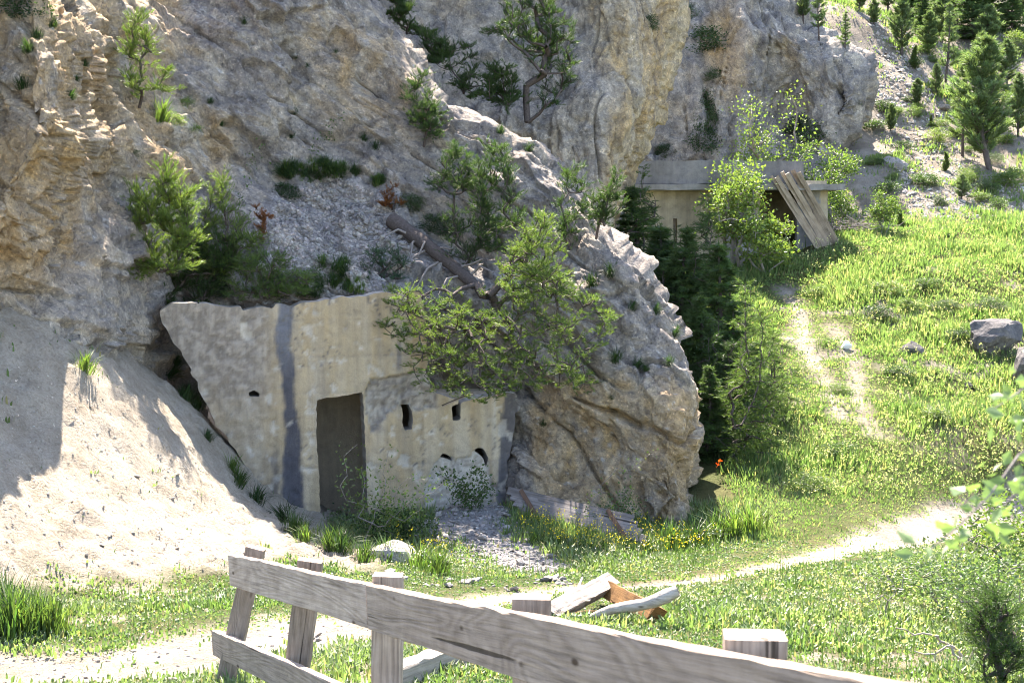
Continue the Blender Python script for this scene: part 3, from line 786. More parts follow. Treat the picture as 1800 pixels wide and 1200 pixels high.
def tussock_mesh(seed, n=170, base=MG, w=0.014, spread=0.55):
    R = np.random.default_rng(seed); V = []; F = []
    for k in range(n):
        th = R.uniform(0, 6.283); r = R.uniform(0, 0.42); L = R.uniform(0.3, 1.05); lean = R.uniform(0.05, spread) * (1 if R.random() > 0.2 else -1)
        o = np.array((r * math.cos(th), r * math.sin(th), 0)); out = np.array((math.cos(th), math.sin(th), 0)); sd = np.array((-math.sin(th), math.cos(th), 0)) * w
        m = o + out * lean * 0.35 * L + np.array((0, 0, 0.6 * L)); e = o + out * lean * L + np.array((0, 0, L * (1 - 0.35 * lean)))
        b = len(V); V += [o - sd, o + sd, m - sd * 0.8, m + sd * 0.8, e]; F += [(b, b + 1, b + 3), (b, b + 3, b + 2), (b + 2, b + 3, b + 4)]
    return mesh("tussock_blades", np.array(V), np.array(F), np.repeat(vary(base, n, R, 0.3, 0.2), 5, 0))
def stone_mesh(seed, sub=1, rough=0.28, tint=None):
    import bmesh
    bm = bmesh.new(); bmesh.ops.create_icosphere(bm, subdivisions=sub, radius=0.5)
    V = np.array([v.co[:] for v in bm.verts]); F = np.array([[v.index for v in f.verts] for f in bm.faces]); bm.free()
    R = np.random.default_rng(seed)
    for k in range(7):
        n = R.normal(size=3); n /= np.linalg.norm(n); dd = V @ n; lim = R.uniform(0.22, 0.38)
        V = V - np.maximum(dd - lim, 0)[:, None] * n
    V = V * (1 + rough * fbm(V * 3 + seed * 3.1, 2))[:, None] * R.uniform(0.7, 1.15, 3) * np.array((1.15, 1.0, 0.8))
    tint = np.asarray(tint if tint is not None else lerp((0.34, 0.315, 0.285), (0.46, 0.425, 0.38), R.random()))
    return mesh("stone", V, F, np.tile(tint, (len(V), 1)), False)

CONE = {k: [conifer_mesh(k, s) for s in ss] for k, ss in {'pine': (1, 2, 3), 'spruce': (4, 5), 'sparse': (6, 7), 'juniper': (8,)}.items()}
BUSH = [bush_mesh(21, 0.06, 2400, LG), bush_mesh(22, 0.05, 3000, LG), bush_mesh(23, 0.07, 1500, MG)]
BUSHY = [bush_mesh(31, 0.05, 2600, YG), bush_mesh(32, 0.055, 2200, YG)]
DARKB = [bush_mesh(41, 0.055, 2600, DG), bush_mesh(42, 0.05, 2600, (0.06, 0.095, 0.035))]
TUSS = [tussock_mesh(51), tussock_mesh(52, 160, LG), tussock_mesh(53, 170, DG, 0.014, 0.85)]
STONES = [stone_mesh(60 + k) for k in range(9)]
def plant(name, meshes, mats, parts, base, h, width=1.0, rz=None, lean=(0, 0), label='', cat='', group=None):
    o = empty(name, tuple(base)); o.rotation_euler = (lean[0], lean[1], random.uniform(0, 6.28) if rz is None else rz)
    o.scale = (h * width, h * width, h)
    for me, mt, pn in zip(meshes, mats, parts): link(pn, me, M[mt], o)
    return tag(o, label, cat, group)
def conifer(kind, k, base, h, width=1.0, label='', name=None, group=None, lean=(0, 0), cat='tree'):
    return plant(name or ('spruce_tree' if kind == 'spruce' else 'pine_tree'), CONE[kind][k % len(CONE[kind])], ('bark', 'needle'), ('trunk', 'crown'), base, h, width, None, lean, label, cat, group)
def shrub(pair, base, h, width=1.0, label='', name='leafy_shrub', group=None, cat='shrub'):
    return plant(name, pair, ('twig', 'leaf'), ('stem', 'foliage'), base, h, width, None, (0, 0), label, cat, group)
def board(name, A, B, width, thick, up, mat, parent=None, seed=0, jag=0.004, seg=0.08, rag=0.0, bend=0.0):
    """sawn timber from A to B (world); width along `up`, beveled, slightly uneven"""
    A = np.asarray(A, float); B = np.asarray(B, float); x = B - A; L = np.linalg.norm(x); x /= L
    z = np.asarray(up, float); z = z - (z @ x) * x; z /= np.linalg.norm(z); y = np.cross(z, x)
    R = np.random.default_rng(seed + 100); n = max(4, int(L / seg)); bv = min(width, thick) * 0.06
    w, t = width / 2, thick / 2
    prof = np.array([(-t + bv, -w), (t - bv, -w), (t, -w + bv), (t, w - bv), (t - bv, w), (-t + bv, w), (-t, w - bv), (-t, -w + bv)])
    xs = np.linspace(0, L, n); V = []
    for i, xx in enumerate(xs):
        s = 1 + 0.02 * math.sin(xx * 3.1 + seed) + R.normal() * 0.006
        ring = prof * s + R.normal(size=(8, 2)) * jag * 0.5
        xo = np.zeros(8)
        if i in (0, n - 1): xo = R.uniform(-1, 1, 8) * rag
        V.append(np.c_[xx + xo, ring[:, 0] + bend * math.sin(math.pi * xx / L), ring[:, 1]])
    V = np.concatenate(V); i = np.arange(n * 8).reshape(n, 8)
    F = np.stack([i[:-1], np.roll(i[:-1], -1, 1), np.roll(i[1:], -1, 1), i[1:]], -1).reshape(-1, 4)
    me = mesh(name, V, [F, np.array([i[0][::-1], i[-1]])], None, False)
    o = link(name, me, M[mat], parent)
    off = A - (np.array(parent.location) if parent is not None else 0)
    o.matrix_local = Matrix(((x[0], y[0], z[0], off[0]), (x[1], y[1], z[1], off[1]), (x[2], y[2], z[2], off[2]), (0, 0, 0, 1)))
    return o

# ------------------------------------------------------------------ ruined concrete facade
WA = P(300, 930, 23.3); WB = P(910, 930, 24.7)
wu = np.array((WB[0] - WA[0], WB[1] - WA[1], 0)); wu /= np.linalg.norm(wu); wn_ = np.array((wu[1], -wu[0], 0))   # towards the camera
def wall_uv(px, py):
    r = ray(px, py); t = ((WA - CAM) @ wn_) / (r @ wn_); q = CAM + t[..., None] * r - WA
    return q @ wu, q[..., 2]
def wpoly(pts):
    u, v = wall_uv(np.array([a for a, b in pts], float), np.array([b for a, b in pts], float)); return list(zip(u, v))
def ragged(pts, amp, seed, step=0.07):
    R = np.random.default_rng(seed); out = []
    for (a, b) in zip(pts, pts[1:] + pts[:1]):
        L = math.hypot(b[0] - a[0], b[1] - a[1]); n = max(1, int(L / step))
        for k in range(n):
            t = k / n; out.append((a[0] + (b[0] - a[0]) * t + R.normal() * amp, a[1] + (b[1] - a[1]) * t + R.normal() * amp))
    return out
OUT = ragged(wpoly([(279, 550), (284, 540), (300, 534), (350, 533), (420, 541), (500, 538), (545, 529), (600, 523), (668, 514), (740, 512), (748, 560), (750, 650), (762, 690), (800, 704), (850, 700), (880, 692), (912, 690),
                    (908, 740), (896, 800), (890, 850), (888, 905), (640, 960), (560, 985), (520, 960), (468, 872), (420, 800), (370, 725), (345, 670), (318, 615), (300, 590), (285, 570)]), 0.028, 1, 0.11)
HOLES = [ragged(wpoly(h), 0.007, 7 + i, 0.06) for i, h in enumerate([
    [(557, 704), (561, 701), (600, 696), (638, 689), (641, 760), (645, 850), (648, 960), (564, 965), (562, 850), (556, 770)],
    [(708, 712), (722, 712), (726, 740), (724, 755), (712, 756), (708, 748)],
    [(795, 714), (809, 709), (811, 738), (796, 740)],
    [(772, 803), (780, 796), (790, 801), (797, 811), (787, 806)],
    [(832, 792), (840, 786), (850, 788), (858, 804), (855, 822), (851, 808), (843, 797)],
    [(437, 690), (446, 686), (462, 694), (457, 698), (440, 697)]])]
cell = 0.038
us = np.arange(-0.4, 6.9, cell); vs = np.arange(-0.9, 4.2, cell)
U, Vv = np.meshgrid(us, vs); uf = U.ravel(); vf = Vv.ravel()
ins = inpoly(uf, vf, OUT); dO, qx, qy = segdist(uf, vf, OUT, True)
for h in HOLES:
    ins &= ~inpoly(uf, vf, h); d2, hx, hy = segdist(uf, vf, h, True)
    m = d2 < dO; dO = np.where(m, d2, dO); qx = np.where(m, hx, qx); qy = np.where(m, hy, qy)
ii = np.arange(uf.size).reshape(U.shape)
quads = np.stack([ii[:-1, :-1], ii[:-1, 1:], ii[1:, 1:], ii[1:, :-1]], -1).reshape(-1, 4)
quads = quads[ins[quads].sum(1) >= 3]
edge = np.concatenate([quads[:, [0, 1]], quads[:, [1, 2]], quads[:, [2, 3]], quads[:, [3, 0]]])
key = np.sort(edge, 1); kk = key[:, 0] * 10 ** 7 + key[:, 1]
uq, inv, cnt = np.unique(kk, return_inverse=True, return_counts=True)
bedge = edge[cnt[inv] == 1]; bv_ = np.unique(bedge)
uf2 = uf.copy(); vf2 = vf.copy(); near_ = dO[bv_] < cell * 1.2
uf2[bv_[near_]] = qx[bv_[near_]]; vf2[bv_[near_]] = qy[bv_[near_]]
used = np.unique(quads); remap = -np.ones(uf.size, int); remap[used] = np.arange(len(used))
wq = np.c_[uf2[used], np.zeros(len(used)), vf2[used]]
W3 = WA + wq[:, 0:1] * wu + wq[:, 2:3] * np.array((0, 0, 1.0))
wpx, wpy, _ = pix(W3)
n1 = fbm(wq * 1.1 + 3, 4); n2 = fbm(wq * np.array((3.5, 1, 0.35)) + 8, 4); n3 = fbm(wq * 5 + 1, 3); n4 = fbm(wq * 12, 2)
rub_ = inpoly(wpx, wpy, [(640, 690), (652, 668), (700, 660), (745, 648), (770, 650), (770, 716), (735, 722), (700, 712), (680, 730), (655, 765), (645, 730)])
rubw = rub_ * 1.0
spall = 1.0 * inpoly(wpx + 5 * n3, wpy + 5 * n4, [(780, 797), (800, 810), (825, 803), (842, 786), (857, 800), (860, 830), (872, 858), (866, 905), (742, 908), (748, 850), (762, 815)])
rel = 0.015 * n1 + 0.007 * n3 + 0.004 * n4
rough = sstep(520, 470, wpx + 25 * n1)
rel += rough * (0.025 * n3 + 0.018 * n4) - rubw * (0.10 + 0.09 * n3 + 0.05 * n4)
rel -= spall * (0.05 + 0.04 * n3 + 0.03 * n4)
rel -= 0.03 * sstep(0.26, 0.4, n3 + 0.4 * n1) * (1 - rough)
wc = lerp((0.41, 0.315, 0.19), (0.48, 0.395, 0.275), sstep(-0.3, 0.4, n2)[:, None])
wc = lerp(wc, (0.47, 0.33, 0.17), 0.55 * sstep(0.1, 0.5, fbm(wq * np.array((2, 1, 0.5)) + 21, 3))[:, None])
wc = lerp(wc, (0.55, 0.49, 0.40), 0.7 * sstep(0.22, 0.42, n3 + 0.4 * n1)[:, None])
gl = lerp((0.225, 0.19, 0.155), (0.36, 0.31, 0.255), sstep(-0.3, 0.4, n4 + n3)[:, None])
wc = lerp(wc, gl, (sstep(505, 440, wpx + 30 * n2) * (0.9 - 0.5 * sstep(640, 760, wpy)))[:, None])
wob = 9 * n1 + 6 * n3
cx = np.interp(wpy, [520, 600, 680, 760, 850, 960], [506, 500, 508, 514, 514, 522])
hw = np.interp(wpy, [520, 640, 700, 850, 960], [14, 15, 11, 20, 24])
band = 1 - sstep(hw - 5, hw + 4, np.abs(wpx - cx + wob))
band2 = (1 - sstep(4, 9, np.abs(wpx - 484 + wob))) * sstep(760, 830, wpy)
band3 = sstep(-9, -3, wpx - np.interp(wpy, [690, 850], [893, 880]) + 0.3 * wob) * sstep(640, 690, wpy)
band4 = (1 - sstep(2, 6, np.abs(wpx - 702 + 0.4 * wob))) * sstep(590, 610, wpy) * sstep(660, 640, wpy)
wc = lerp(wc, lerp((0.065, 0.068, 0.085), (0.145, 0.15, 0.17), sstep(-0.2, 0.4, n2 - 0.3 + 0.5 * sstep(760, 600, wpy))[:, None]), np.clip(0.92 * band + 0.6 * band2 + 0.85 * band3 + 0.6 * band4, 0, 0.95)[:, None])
wc = lerp(wc, lerp((0.25, 0.215, 0.175), (0.42, 0.375, 0.31), sstep(-0.3, 0.3, n4)[:, None]), rubw[:, None])
wc = lerp(wc, lerp((0.33, 0.295, 0.24), (0.52, 0.48, 0.41), sstep(-0.3, 0.3, n4 + 0.4 * n3)[:, None]), 0.85 * spall[:, None])
stain = (1 - sstep(1.5, 5, np.abs(((wpx + 0.5 * wob) % 47) - 23))) * sstep(870, 690, wpy) * sstep(840, 870, wpx)
wc = lerp(wc, (0.56, 0.52, 0.45), 0.5 * stain[:, None])
ck = (1 - sstep(0.006, 0.02, np.abs(perlin(wq * np.array((1.1, 1, 0.7)) + 0.35 * np.c_[n3, n3, n4] + 33)))) * sstep(0.0, 0.25, n1 + 0.15)
form = (1 - sstep(0.010, 0.022, np.abs(((wq[:, 2] + 0.02 * n1) % 0.62) - 0.31))) * sstep(-0.1, 0.3, n2 + 0.2)
grime = sstep(0.1, 0.5, fbm(wq * np.array((4.5, 1, 0.28)) + 60, 4)) * sstep(-0.3, 0.3, n1 + 0.1)
wc = lerp(wc, np.array((0.17, 0.15, 0.13)), np.clip(0.75 * ck + 0.2 * form + 0.3 * grime, 0, 0.85)[:, None])
chip = sstep(0.30, 0.42, fbm(wq * 2.6 + 90, 3))
wc = lerp(wc, (0.50, 0.45, 0.37), 0.75 * chip[:, None]); rel = rel - 0.03 * ck - 0.008 * form - 0.03 * chip
Wfront = W3 + rel[:, None] * wn_
Wback = W3 - 0.42 * wn_
qf = remap[quads]; nv = len(used); be = remap[bedge]
edgecol = lerp((0.28, 0.25, 0.21), (0.40, 0.36, 0.30), sstep(-0.3, 0.3, n4)[:, None])
WV = np.concatenate([Wfront, Wback, Wfront, Wback])     # second copies carry the broken-edge colour
WF = [qf, qf[:, ::-1] + nv, np.stack([be[:, 1] + 2 * nv, be[:, 0] + 2 * nv, be[:, 0] + 3 * nv, be[:, 1] + 3 * nv], -1)]
bunker = empty("concrete_bunker", tuple(WA)); tag(bunker, "ruined tan concrete facade with open doorway and small window slots set in rock", "bunker")
wme = mesh("facade_wall", WV - WA, WF, np.concatenate([wc, wc * 0.8, edgecol, edgecol]), True)
fw = link("facade_wall", wme, M['concrete'], bunker)
def wall_box(name, u0, u1, t0, t1, v0, v1, col, parent, inside=False):
    c = [(u, t, v) for u in (u0, u1) for t in (t0, t1) for v in (v0, v1)]
    V = np.array([u * wu - t * wn_ + np.array((0, 0, v)) for u, t, v in c])
    F = np.array(((0, 1, 3, 2), (4, 6, 7, 5), (0, 4, 5, 1), (2, 3, 7, 6), (0, 2, 6, 4), (1, 5, 7, 3)))
    return link(name, mesh(name, V, F, np.tile(col, (8, 1))), M['concrete'], parent)
du0, _ = wall_uv(np.array(545.), np.array(800.)); du1, _ = wall_uv(np.array(884.), np.array(800.)); _, dv1 = wall_uv(np.array(600.), np.array(683.))
cw = (0.43, 0.345, 0.24)
wall_box("back_wall", du0, du1, 1.9, 2.1, -1.2, dv1 - 0.14, cw, bunker)
wall_box("side_wall", du0 - 0.2, du0 - 0.002, 0.425, 2.1, -1.2, dv1, cw, bunker)
wall_box("side_wall", du1 + 0.002, du1 + 0.15, 0.425, 2.1, -1.2, dv1 - 0.16, cw, bunker)
_, dv2 = wall_uv(np.array(800.), np.array(707.)); cu, _ = wall_uv(np.array(700.), np.array(800.))
wall_box("ceiling_slab", du0 - 0.2, cu, 0.425, 2.15, dv1 + 0.002, dv1 + 0.2, cw, bunker)
wall_box("ceiling_slab", cu + 0.002, du1 + 0.15, 0.425, 2.15, dv2 + 0.002, dv2 + 0.07, cw, bunker)
hu_, hv_ = wall_uv(np.array(450.), np.array(692.)); wall_box("hole_backing", hu_ - 0.25, hu_ + 0.25, 0.425, 0.55, hv_ - 0.2, hv_ + 0.2, (0.14, 0.12, 0.10), bunker)  # dark box added to stop light showing through the small hole
# the doorway's right reveal is a short inner partition that catches the light
pu, _ = wall_uv(np.array(690.), np.array(800.))
wall_box("partition_wall", pu, pu + 0.15, 1.2, 1.898, -1.2, dv1 - 0.16, cw, bunker)
s_a = P(777, 713, 23.85); s_b = P(832, 690, 23.75)
tag(board("lath", s_a, s_b, 0.035, 0.02, (0, 0, 1), 'plank', None, 3), "thin pale lath caught over the window slot of the bunker", "lath")

# ------------------------------------------------------------------ concrete hut on the terrace
HY = 42.4
def at_y(px, py, Y):
    r = ray(px, py); return CAM + (Y - CAM[1]) / r[1] * r
hut = empty("concrete_hut", tuple(at_y(1250, 480, HY))); tag(hut, "low concrete hut with grey parapet and projecting roof slab below far cliff", "hut")
hl = np.array(hut.location)
def hbox(name, x0, x1, z1, z0, y0, y1, col, seed=0, nseg=24, amp=0.035):
    """block by the pixel extent of its front face"""
    a = at_y(x0, z1, y0); b = at_y(x1, z0, y0)
    nx_ = max(2, int((b[0] - a[0]) / 0.12)); nz_ = max(2, int((a[2] - b[2]) / 0.12)); ny_ = max(2, int((y1 - y0) / 0.25))
    G = Geo()
    def face(o, e1, e2, n1_, n2_):
        i, j = np.meshgrid(np.linspace(0, 1, n1_ + 1), np.linspace(0, 1, n2_ + 1)); V = o + i.ravel()[:, None] * e1 + j.ravel()[:, None] * e2
        k = np.arange((n1_ + 1) * (n2_ + 1)).reshape(n2_ + 1, n1_ + 1)
        F = np.stack([k[:-1, :-1], k[:-1, 1:], k[1:, 1:], k[1:, :-1]], -1).reshape(-1, 4)
        V = V + amp * np.stack([fbm(V * 2 + 5 * c, 3) for c in range(3)], 1)
        t = fbm(V * np.array((1.5, 1.5, 0.5)), 3); u = fbm(V * 4 + 3, 3)
        G.add(V - hl, F, lerp(np.asarray(col) * 0.8, np.asarray(col) * 1.18, sstep(-0.4, 0.4, t + 0.6 * u)[:, None]))
    X = np.array((b[0] - a[0], 0, 0)); Y = np.array((0, y1 - y0, 0)); Z = np.array((0, 0, a[2] - b[2])); o = np.array((a[0], y0, b[2]))
    face(o, X, Z, nx_, nz_); face(o + Y, Z, X, nz_, nx_); face(o, Y, X, ny_, nx_); face(o + Z, X, Y, nx_, ny_); face(o, Z, Y, nz_, ny_); face(o + X, Y, Z, ny_, nz_)
    return link(name, G.mesh(name), M['concrete'], hut)
pc_ = (0.21, 0.195, 0.185); wc_ = (0.40, 0.34, 0.25)
hbox("parapet", 1104, 1412, 283, 323.5, 41.75, 42.4, pc_)
hbox("roof_slab", 1100, 1486, 324, 334, 41.55, 45.6, (0.25, 0.23, 0.21))
hbox("front_wall", 1104, 1335, 334.5, 384, HY, HY + 0.3, wc_)
hbox("front_wall", 1104, 1183, 384.2, 520, HY, HY + 0.3, wc_)
hbox("front_wall", 1191, 1270, 384.2, 520, HY, HY + 0.3, wc_)
hbox("front_wall", 1278, 1335, 384.2, 520, HY, HY + 0.3, (0.34, 0.32, 0.30))
hbox("door_pier", 1402, 1440, 334.5, 520, HY + 0.1, HY + 0.4, (0.30, 0.29, 0.29))
hbox("back_wall", 1100, 1450, 318, 500, 45.3, 45.55, wc_)
hbox("end_wall", 1441, 1452, 334.5, 500, HY + 0.1, 45.2, wc_)
for i in range(6):
    t = i / 5
    tp = at_y(1356 + 47 * t, 310 - 10 * t + (0, 4, -3, 2, -2, 3)[i], 41.45 - 0.11 * (i % 2)); bt, _, _ = hit(1437 + 36 * t, 436 - 10 * t, 'G')
    bt = bt + np.array((0, 0.0, -0.03))
    nrm = np.cross(tp - bt, (1, 0, 0)); wdt = np.cross(tp - bt, nrm)
    tag(board("plank", bt, tp, (0.085, 0.135, 0.12, 0.14, 0.13, 0.135)[i], 0.05, wdt, 'plank', None, 20 + i, 0.006, 0.1, 0.03), 
        ["narrow outermost plank leaning on the hut roof beside the dark opening", "second plank from the dark opening, leaning on the hut roof", "third plank from the dark opening, leaning on the hut roof", "fourth plank from the dark opening, leaning on the hut roof", "fifth plank from the dark opening, next to the last one", "last plank of the row leaning on the hut, beside the brush pile"][i], "plank", "planks leaning against the hut")

# ------------------------------------------------------------------ fence
def fx(d): return 1.625 - 0.3227 * d
posts = [(1327, 1115, 3.3, 0.0, 0.139), (935, 1048, 4.95, 0.0, 0.128), (682, 1009, 6.9, -0.02, 0.142), (546, 984, 8.28, -0.14, 0.138), (450, 962, 9.55, -0.25, 0.125)]
fence = empty("wooden_fence", (-0.6, 6.9, 2.4)); tag(fence, "weathered grey timber rail fence on square posts beside the path", "fence")
for i, (px, py, d, tilt, w) in enumerate(posts):
    tp = P(px, py, d); bt = tp + np.array((tilt * 1.3, 0.03, -1.35))
    post_objs = post_objs + [None] if i else [None]
    post_objs[i] = board("post", bt, tp, w, w * 0.6, (0.99, -0.06, 0), 'fence', fence, 40 + i, 0.003, 0.1)
for (px, py, d, rr_, pi_) in [(430, 1097, 9.45, 0.016, 4), (537, 1110, 8.21, 0.020, 3), (530, 1142, 8.21, 0.026, 3), (545, 994, 8.23, 0.016, 3), (407, 1177, 9.45, 0.02, 4), (437, 1050, 9.45, 0.018, 4)]:  # dark discs standing in for round holes in the posts
    c_ = P(px, py, d); G = Geo(); a_ = np.linspace(0, 6.283, 9)[:-1]
    ring = np.c_[rr_ * np.cos(a_), 0 * a_, rr_ * np.sin(a_)]
    G.add(np.concatenate([ring + (0, 0.03, 0), ring, ring * 0.45 + (0, 0.004, 0)]), np.concatenate([np.stack([np.arange(8), np.roll(np.arange(8), -1), np.roll(np.arange(8), -1) + 8, np.arange(8) + 8], -1), np.stack([np.arange(8) + 8, np.roll(np.arange(8), -1) + 8, np.roll(np.arange(8), -1) + 16, np.arange(8) + 16], -1)]))
    G.add(ring * 0.45 + (0, 0.004, 0), np.arange(8)[None])
    bo_ = link("bolt_hole_disc", G.mesh("bolt_hole_disc"), M['batten'], post_objs[pi_]); bo_.matrix_local = post_objs[pi_].matrix_local.inverted() @ Matrix.Translation(Vector(c_ - np.array(fence.location)))
rail_off = np.array((-0.9, -0.42, 0)) * 0.1
def railpt(px, py, d): return P(px, py, d)
r1a = P(1700, 1335, 2.365); r1b = P(655, 1066, 6.76)
board("rail", r1a, r1b, 0.205, 0.05, (0, 0, 1), 'fence', fence, 51, 0.003, 0.1, 0.003)
r2a = P(652, 1064, 6.82); r2b = P(409, 1001, 9.45)
board("rail", r2a, r2b, 0.205, 0.05, (0.0, 0, 1), 'fence', fence, 52, 0.003, 0.1, 0.004)
board("rail", P(700, 1278, 6.47), P(379, 1128, 9.9), 0.17, 0.05, (0, 0, 1), 'fence', fence, 53, 0.003, 0.1, 0.004)
board("rail", P(1900, 1750, 2.4), P(705, 1280, 6.45), 0.17, 0.05, (0, 0, 1), 'fence', fence, 54, 0.003, 0.1, 0.004)

# ------------------------------------------------------------------ timber lying about
pb0, _, _ = hit(915, 905, 'G'); pb1, _, _ = hit(1138, 957, 'G'); pb0 = pb0 + (0, 0, 0.06); pb1 = pb1 + (0, 0, 0.03)
d0 = pix(pb0)[2]; d1 = pix(pb1)[2]
pt0 = P(890, 857, d0 + 0.40); pt1 = P(1108, 906, d1 + 0.42)
panel = empty("wooden_hatch", tuple((pb0 + pb1) / 2)); tag(panel, "fallen grey plank panel with brown cross battens against the rock", "panel")
pn_ = np.cross(pb1 - pb0, pt0 - pb0); pn_ /= np.linalg.norm(pn_)
if pn_[1] > 0: pn_ = -pn_
for i in range(4):
    t = (i + 0.5) / 4
    board("plank", pb0 + (pt0 - pb0) * t, pb1 + (pt1 - pb1) * t, np.linalg.norm(pt0 - pb0) / 4 - 0.008, 0.03, pt0 - pb0, 'board', panel, 60 + i, 0.004, 0.12, 0.025)
for f in (0.13, 0.83):
    a = pb0 + (pb1 - pb0) * f; b = pt0 + (pt1 - pt0) * f
    board("batten", a + pn_ * 0.032, b + pn_ * 0.032, 0.07, 0.03, pb1 - pb0, 'batten', panel, 66, 0.003, 0.1)
la, _, _ = hit(965, 1082, 'G'); lb = P(1072, 1022, pix(la)[2] + 0.75)
tag(board("beam", la + np.array((0, 0, 0.02)), lb, 0.17, 0.10, np.cross(lb - la, (0.5, -0.35, 0.9)), 'driftwood', None, 70, 0.008, 0.05, 0.05), "bleached beam propped up on a rotten orange log", "beam")
ra = P(1060, 1030, pix(lb)[2] + 0.02); rb, _, _ = hit(1150, 1092, 'G')
rot = board("rotten_log", rb + np.array((0.03, 0, 0.05)), ra + np.array((0, 0.05, -0.02)), 0.17, 0.13, (0.4, 0.3, 0.8), 'rotten', None, 71, 0.010, 0.07, 0.05); tag(rot, "rotten orange split log holding up the bleached beam", "log")
ba, _, _ = hit(1035, 1092, 'G'); bb = P(1192, 1046, pix(ba)[2] - 0.1)
G = Geo(); pts = [ba + (bb - ba) * t + np.array((0, 0, 0.03 + 0.02 * math.sin(7 * t))) for t in np.linspace(0, 1, 9)]
G.add(*tube(pts, [0.028, 0.035, 0.045, 0.05, 0.055, 0.052, 0.06, 0.066, 0.05], 9))
br = G.mesh("driftwood_branch", True); o = link("driftwood_branch", br, M['driftwood']); tag(o, "grey crooked driftwood branch lying across the rotten log", "branch")
fa, _, _ = hit(690, 1212, 'G'); fb, _, _ = hit(845, 1148, 'G')
tag(board("fallen_post", fa + np.array((0, 0, 0.07)), fb + np.array((0, 0, 0.08)), 0.17, 0.15, (0, 0, 1), 'driftwood', None, 73, 0.006, 0.08, 0.02), "bleached square post lying in the grass behind the fence", "post")
for i, (x0, y0, x1, y1) in enumerate([(1000, 1083, 1062, 1078), (1012, 1052, 1024, 1017), (1042, 1086, 1090, 1076)]):
    a, _, _ = hit(x0, y0, 'G'); b = P(x1, y1, pix(a)[2] + (0.3 if i == 1 else 0.05))
    G = Geo(); G.add(*tube([a + (0, 0, 0.02), (a + b) / 2 + (0, 0.01, 0.03), b + (0, 0, 0.02)], [0.012, 0.016, 0.01], 6))
    o = link("wood_splinter", G.mesh("wood_splinter"), M['rotten' if i != 1 else 'driftwood'])
    tag(o, ["dark splinter on the grass at the foot of the bleached beam", "pale splinter sticking up behind the bleached beam", "dark splinter on the grass beside the driftwood branch"][i], "splinter")
# fallen trunk on the ledge
ta, _, _ = hit(690, 395, 'A'); tb, _, _ = hit(828, 505, 'A')
ta = ta + np.array((0, -0.1, 0.08)); tb = P(835, 502, pix(tb)[2] - 0.35)
dead = empty("fallen_tree", tuple(ta)); tag(dead, "fallen dead tree trunk with bare grey branches above the bunker", "dead tree")
G = Geo(); pts = np.array([ta + (tb - ta) * t + np.array((0, -0.02, 0.05 * math.sin(3 * t))) for t in np.linspace(0, 1, 12)])
G.add(*tube(pts - ta, np.linspace(0.15, 0.10, 12) * (1 + 0.08 * np.sin(np.arange(12) * 2.1)), 10)); link("trunk", G.mesh("trunk", True), M['bark'], dead)
for i, (t0, ex, ey, dd) in enumerate([(0.25, 655, 425, -0.3), (0.35, 735, 450, -0.5), (0.5, 800, 440, -0.4), (0.62, 735, 500, -0.5), (0.75, 850, 455, -0.5), (0.85, 770, 520, -0.5), (0.9, 868, 480, -0.4), (0.3, 720, 470, -0.5), (0.45, 700, 480, -0.3)]):
    s0 = ta + (tb - ta) * t0; e0 = P(ex, ey, pix(s0)[2] + dd); G = Geo()
    mid = (s0 + e0) / 2 + rng.normal(size=3) * 0.08 + (0, -0.05, 0.08)
    G.add(*tube(np.array([s0, s0 * 0.6 + mid * 0.4, mid, e0 * 0.6 + mid * 0.4, e0]) - ta, [0.03, 0.026, 0.022, 0.017, 0.009], 6)); link("branch", G.mesh("branch", True), M['twig'], dead)
# white object on the track
wp, wnrm, _ = hit(1487, 612, 'G')
sm = stone_mesh(99, 2, 0.1); o = bpy.data.objects.new("white_block", sm); COL.objects.link(o); sm.materials.clear(); sm.materials.append(M['white'])
o.location = wp + np.array((0, 0, 0.08)); o.scale = (0.30, 0.30, 0.36); tag(o, "white block lying beside the beaten track on the meadow", "block")
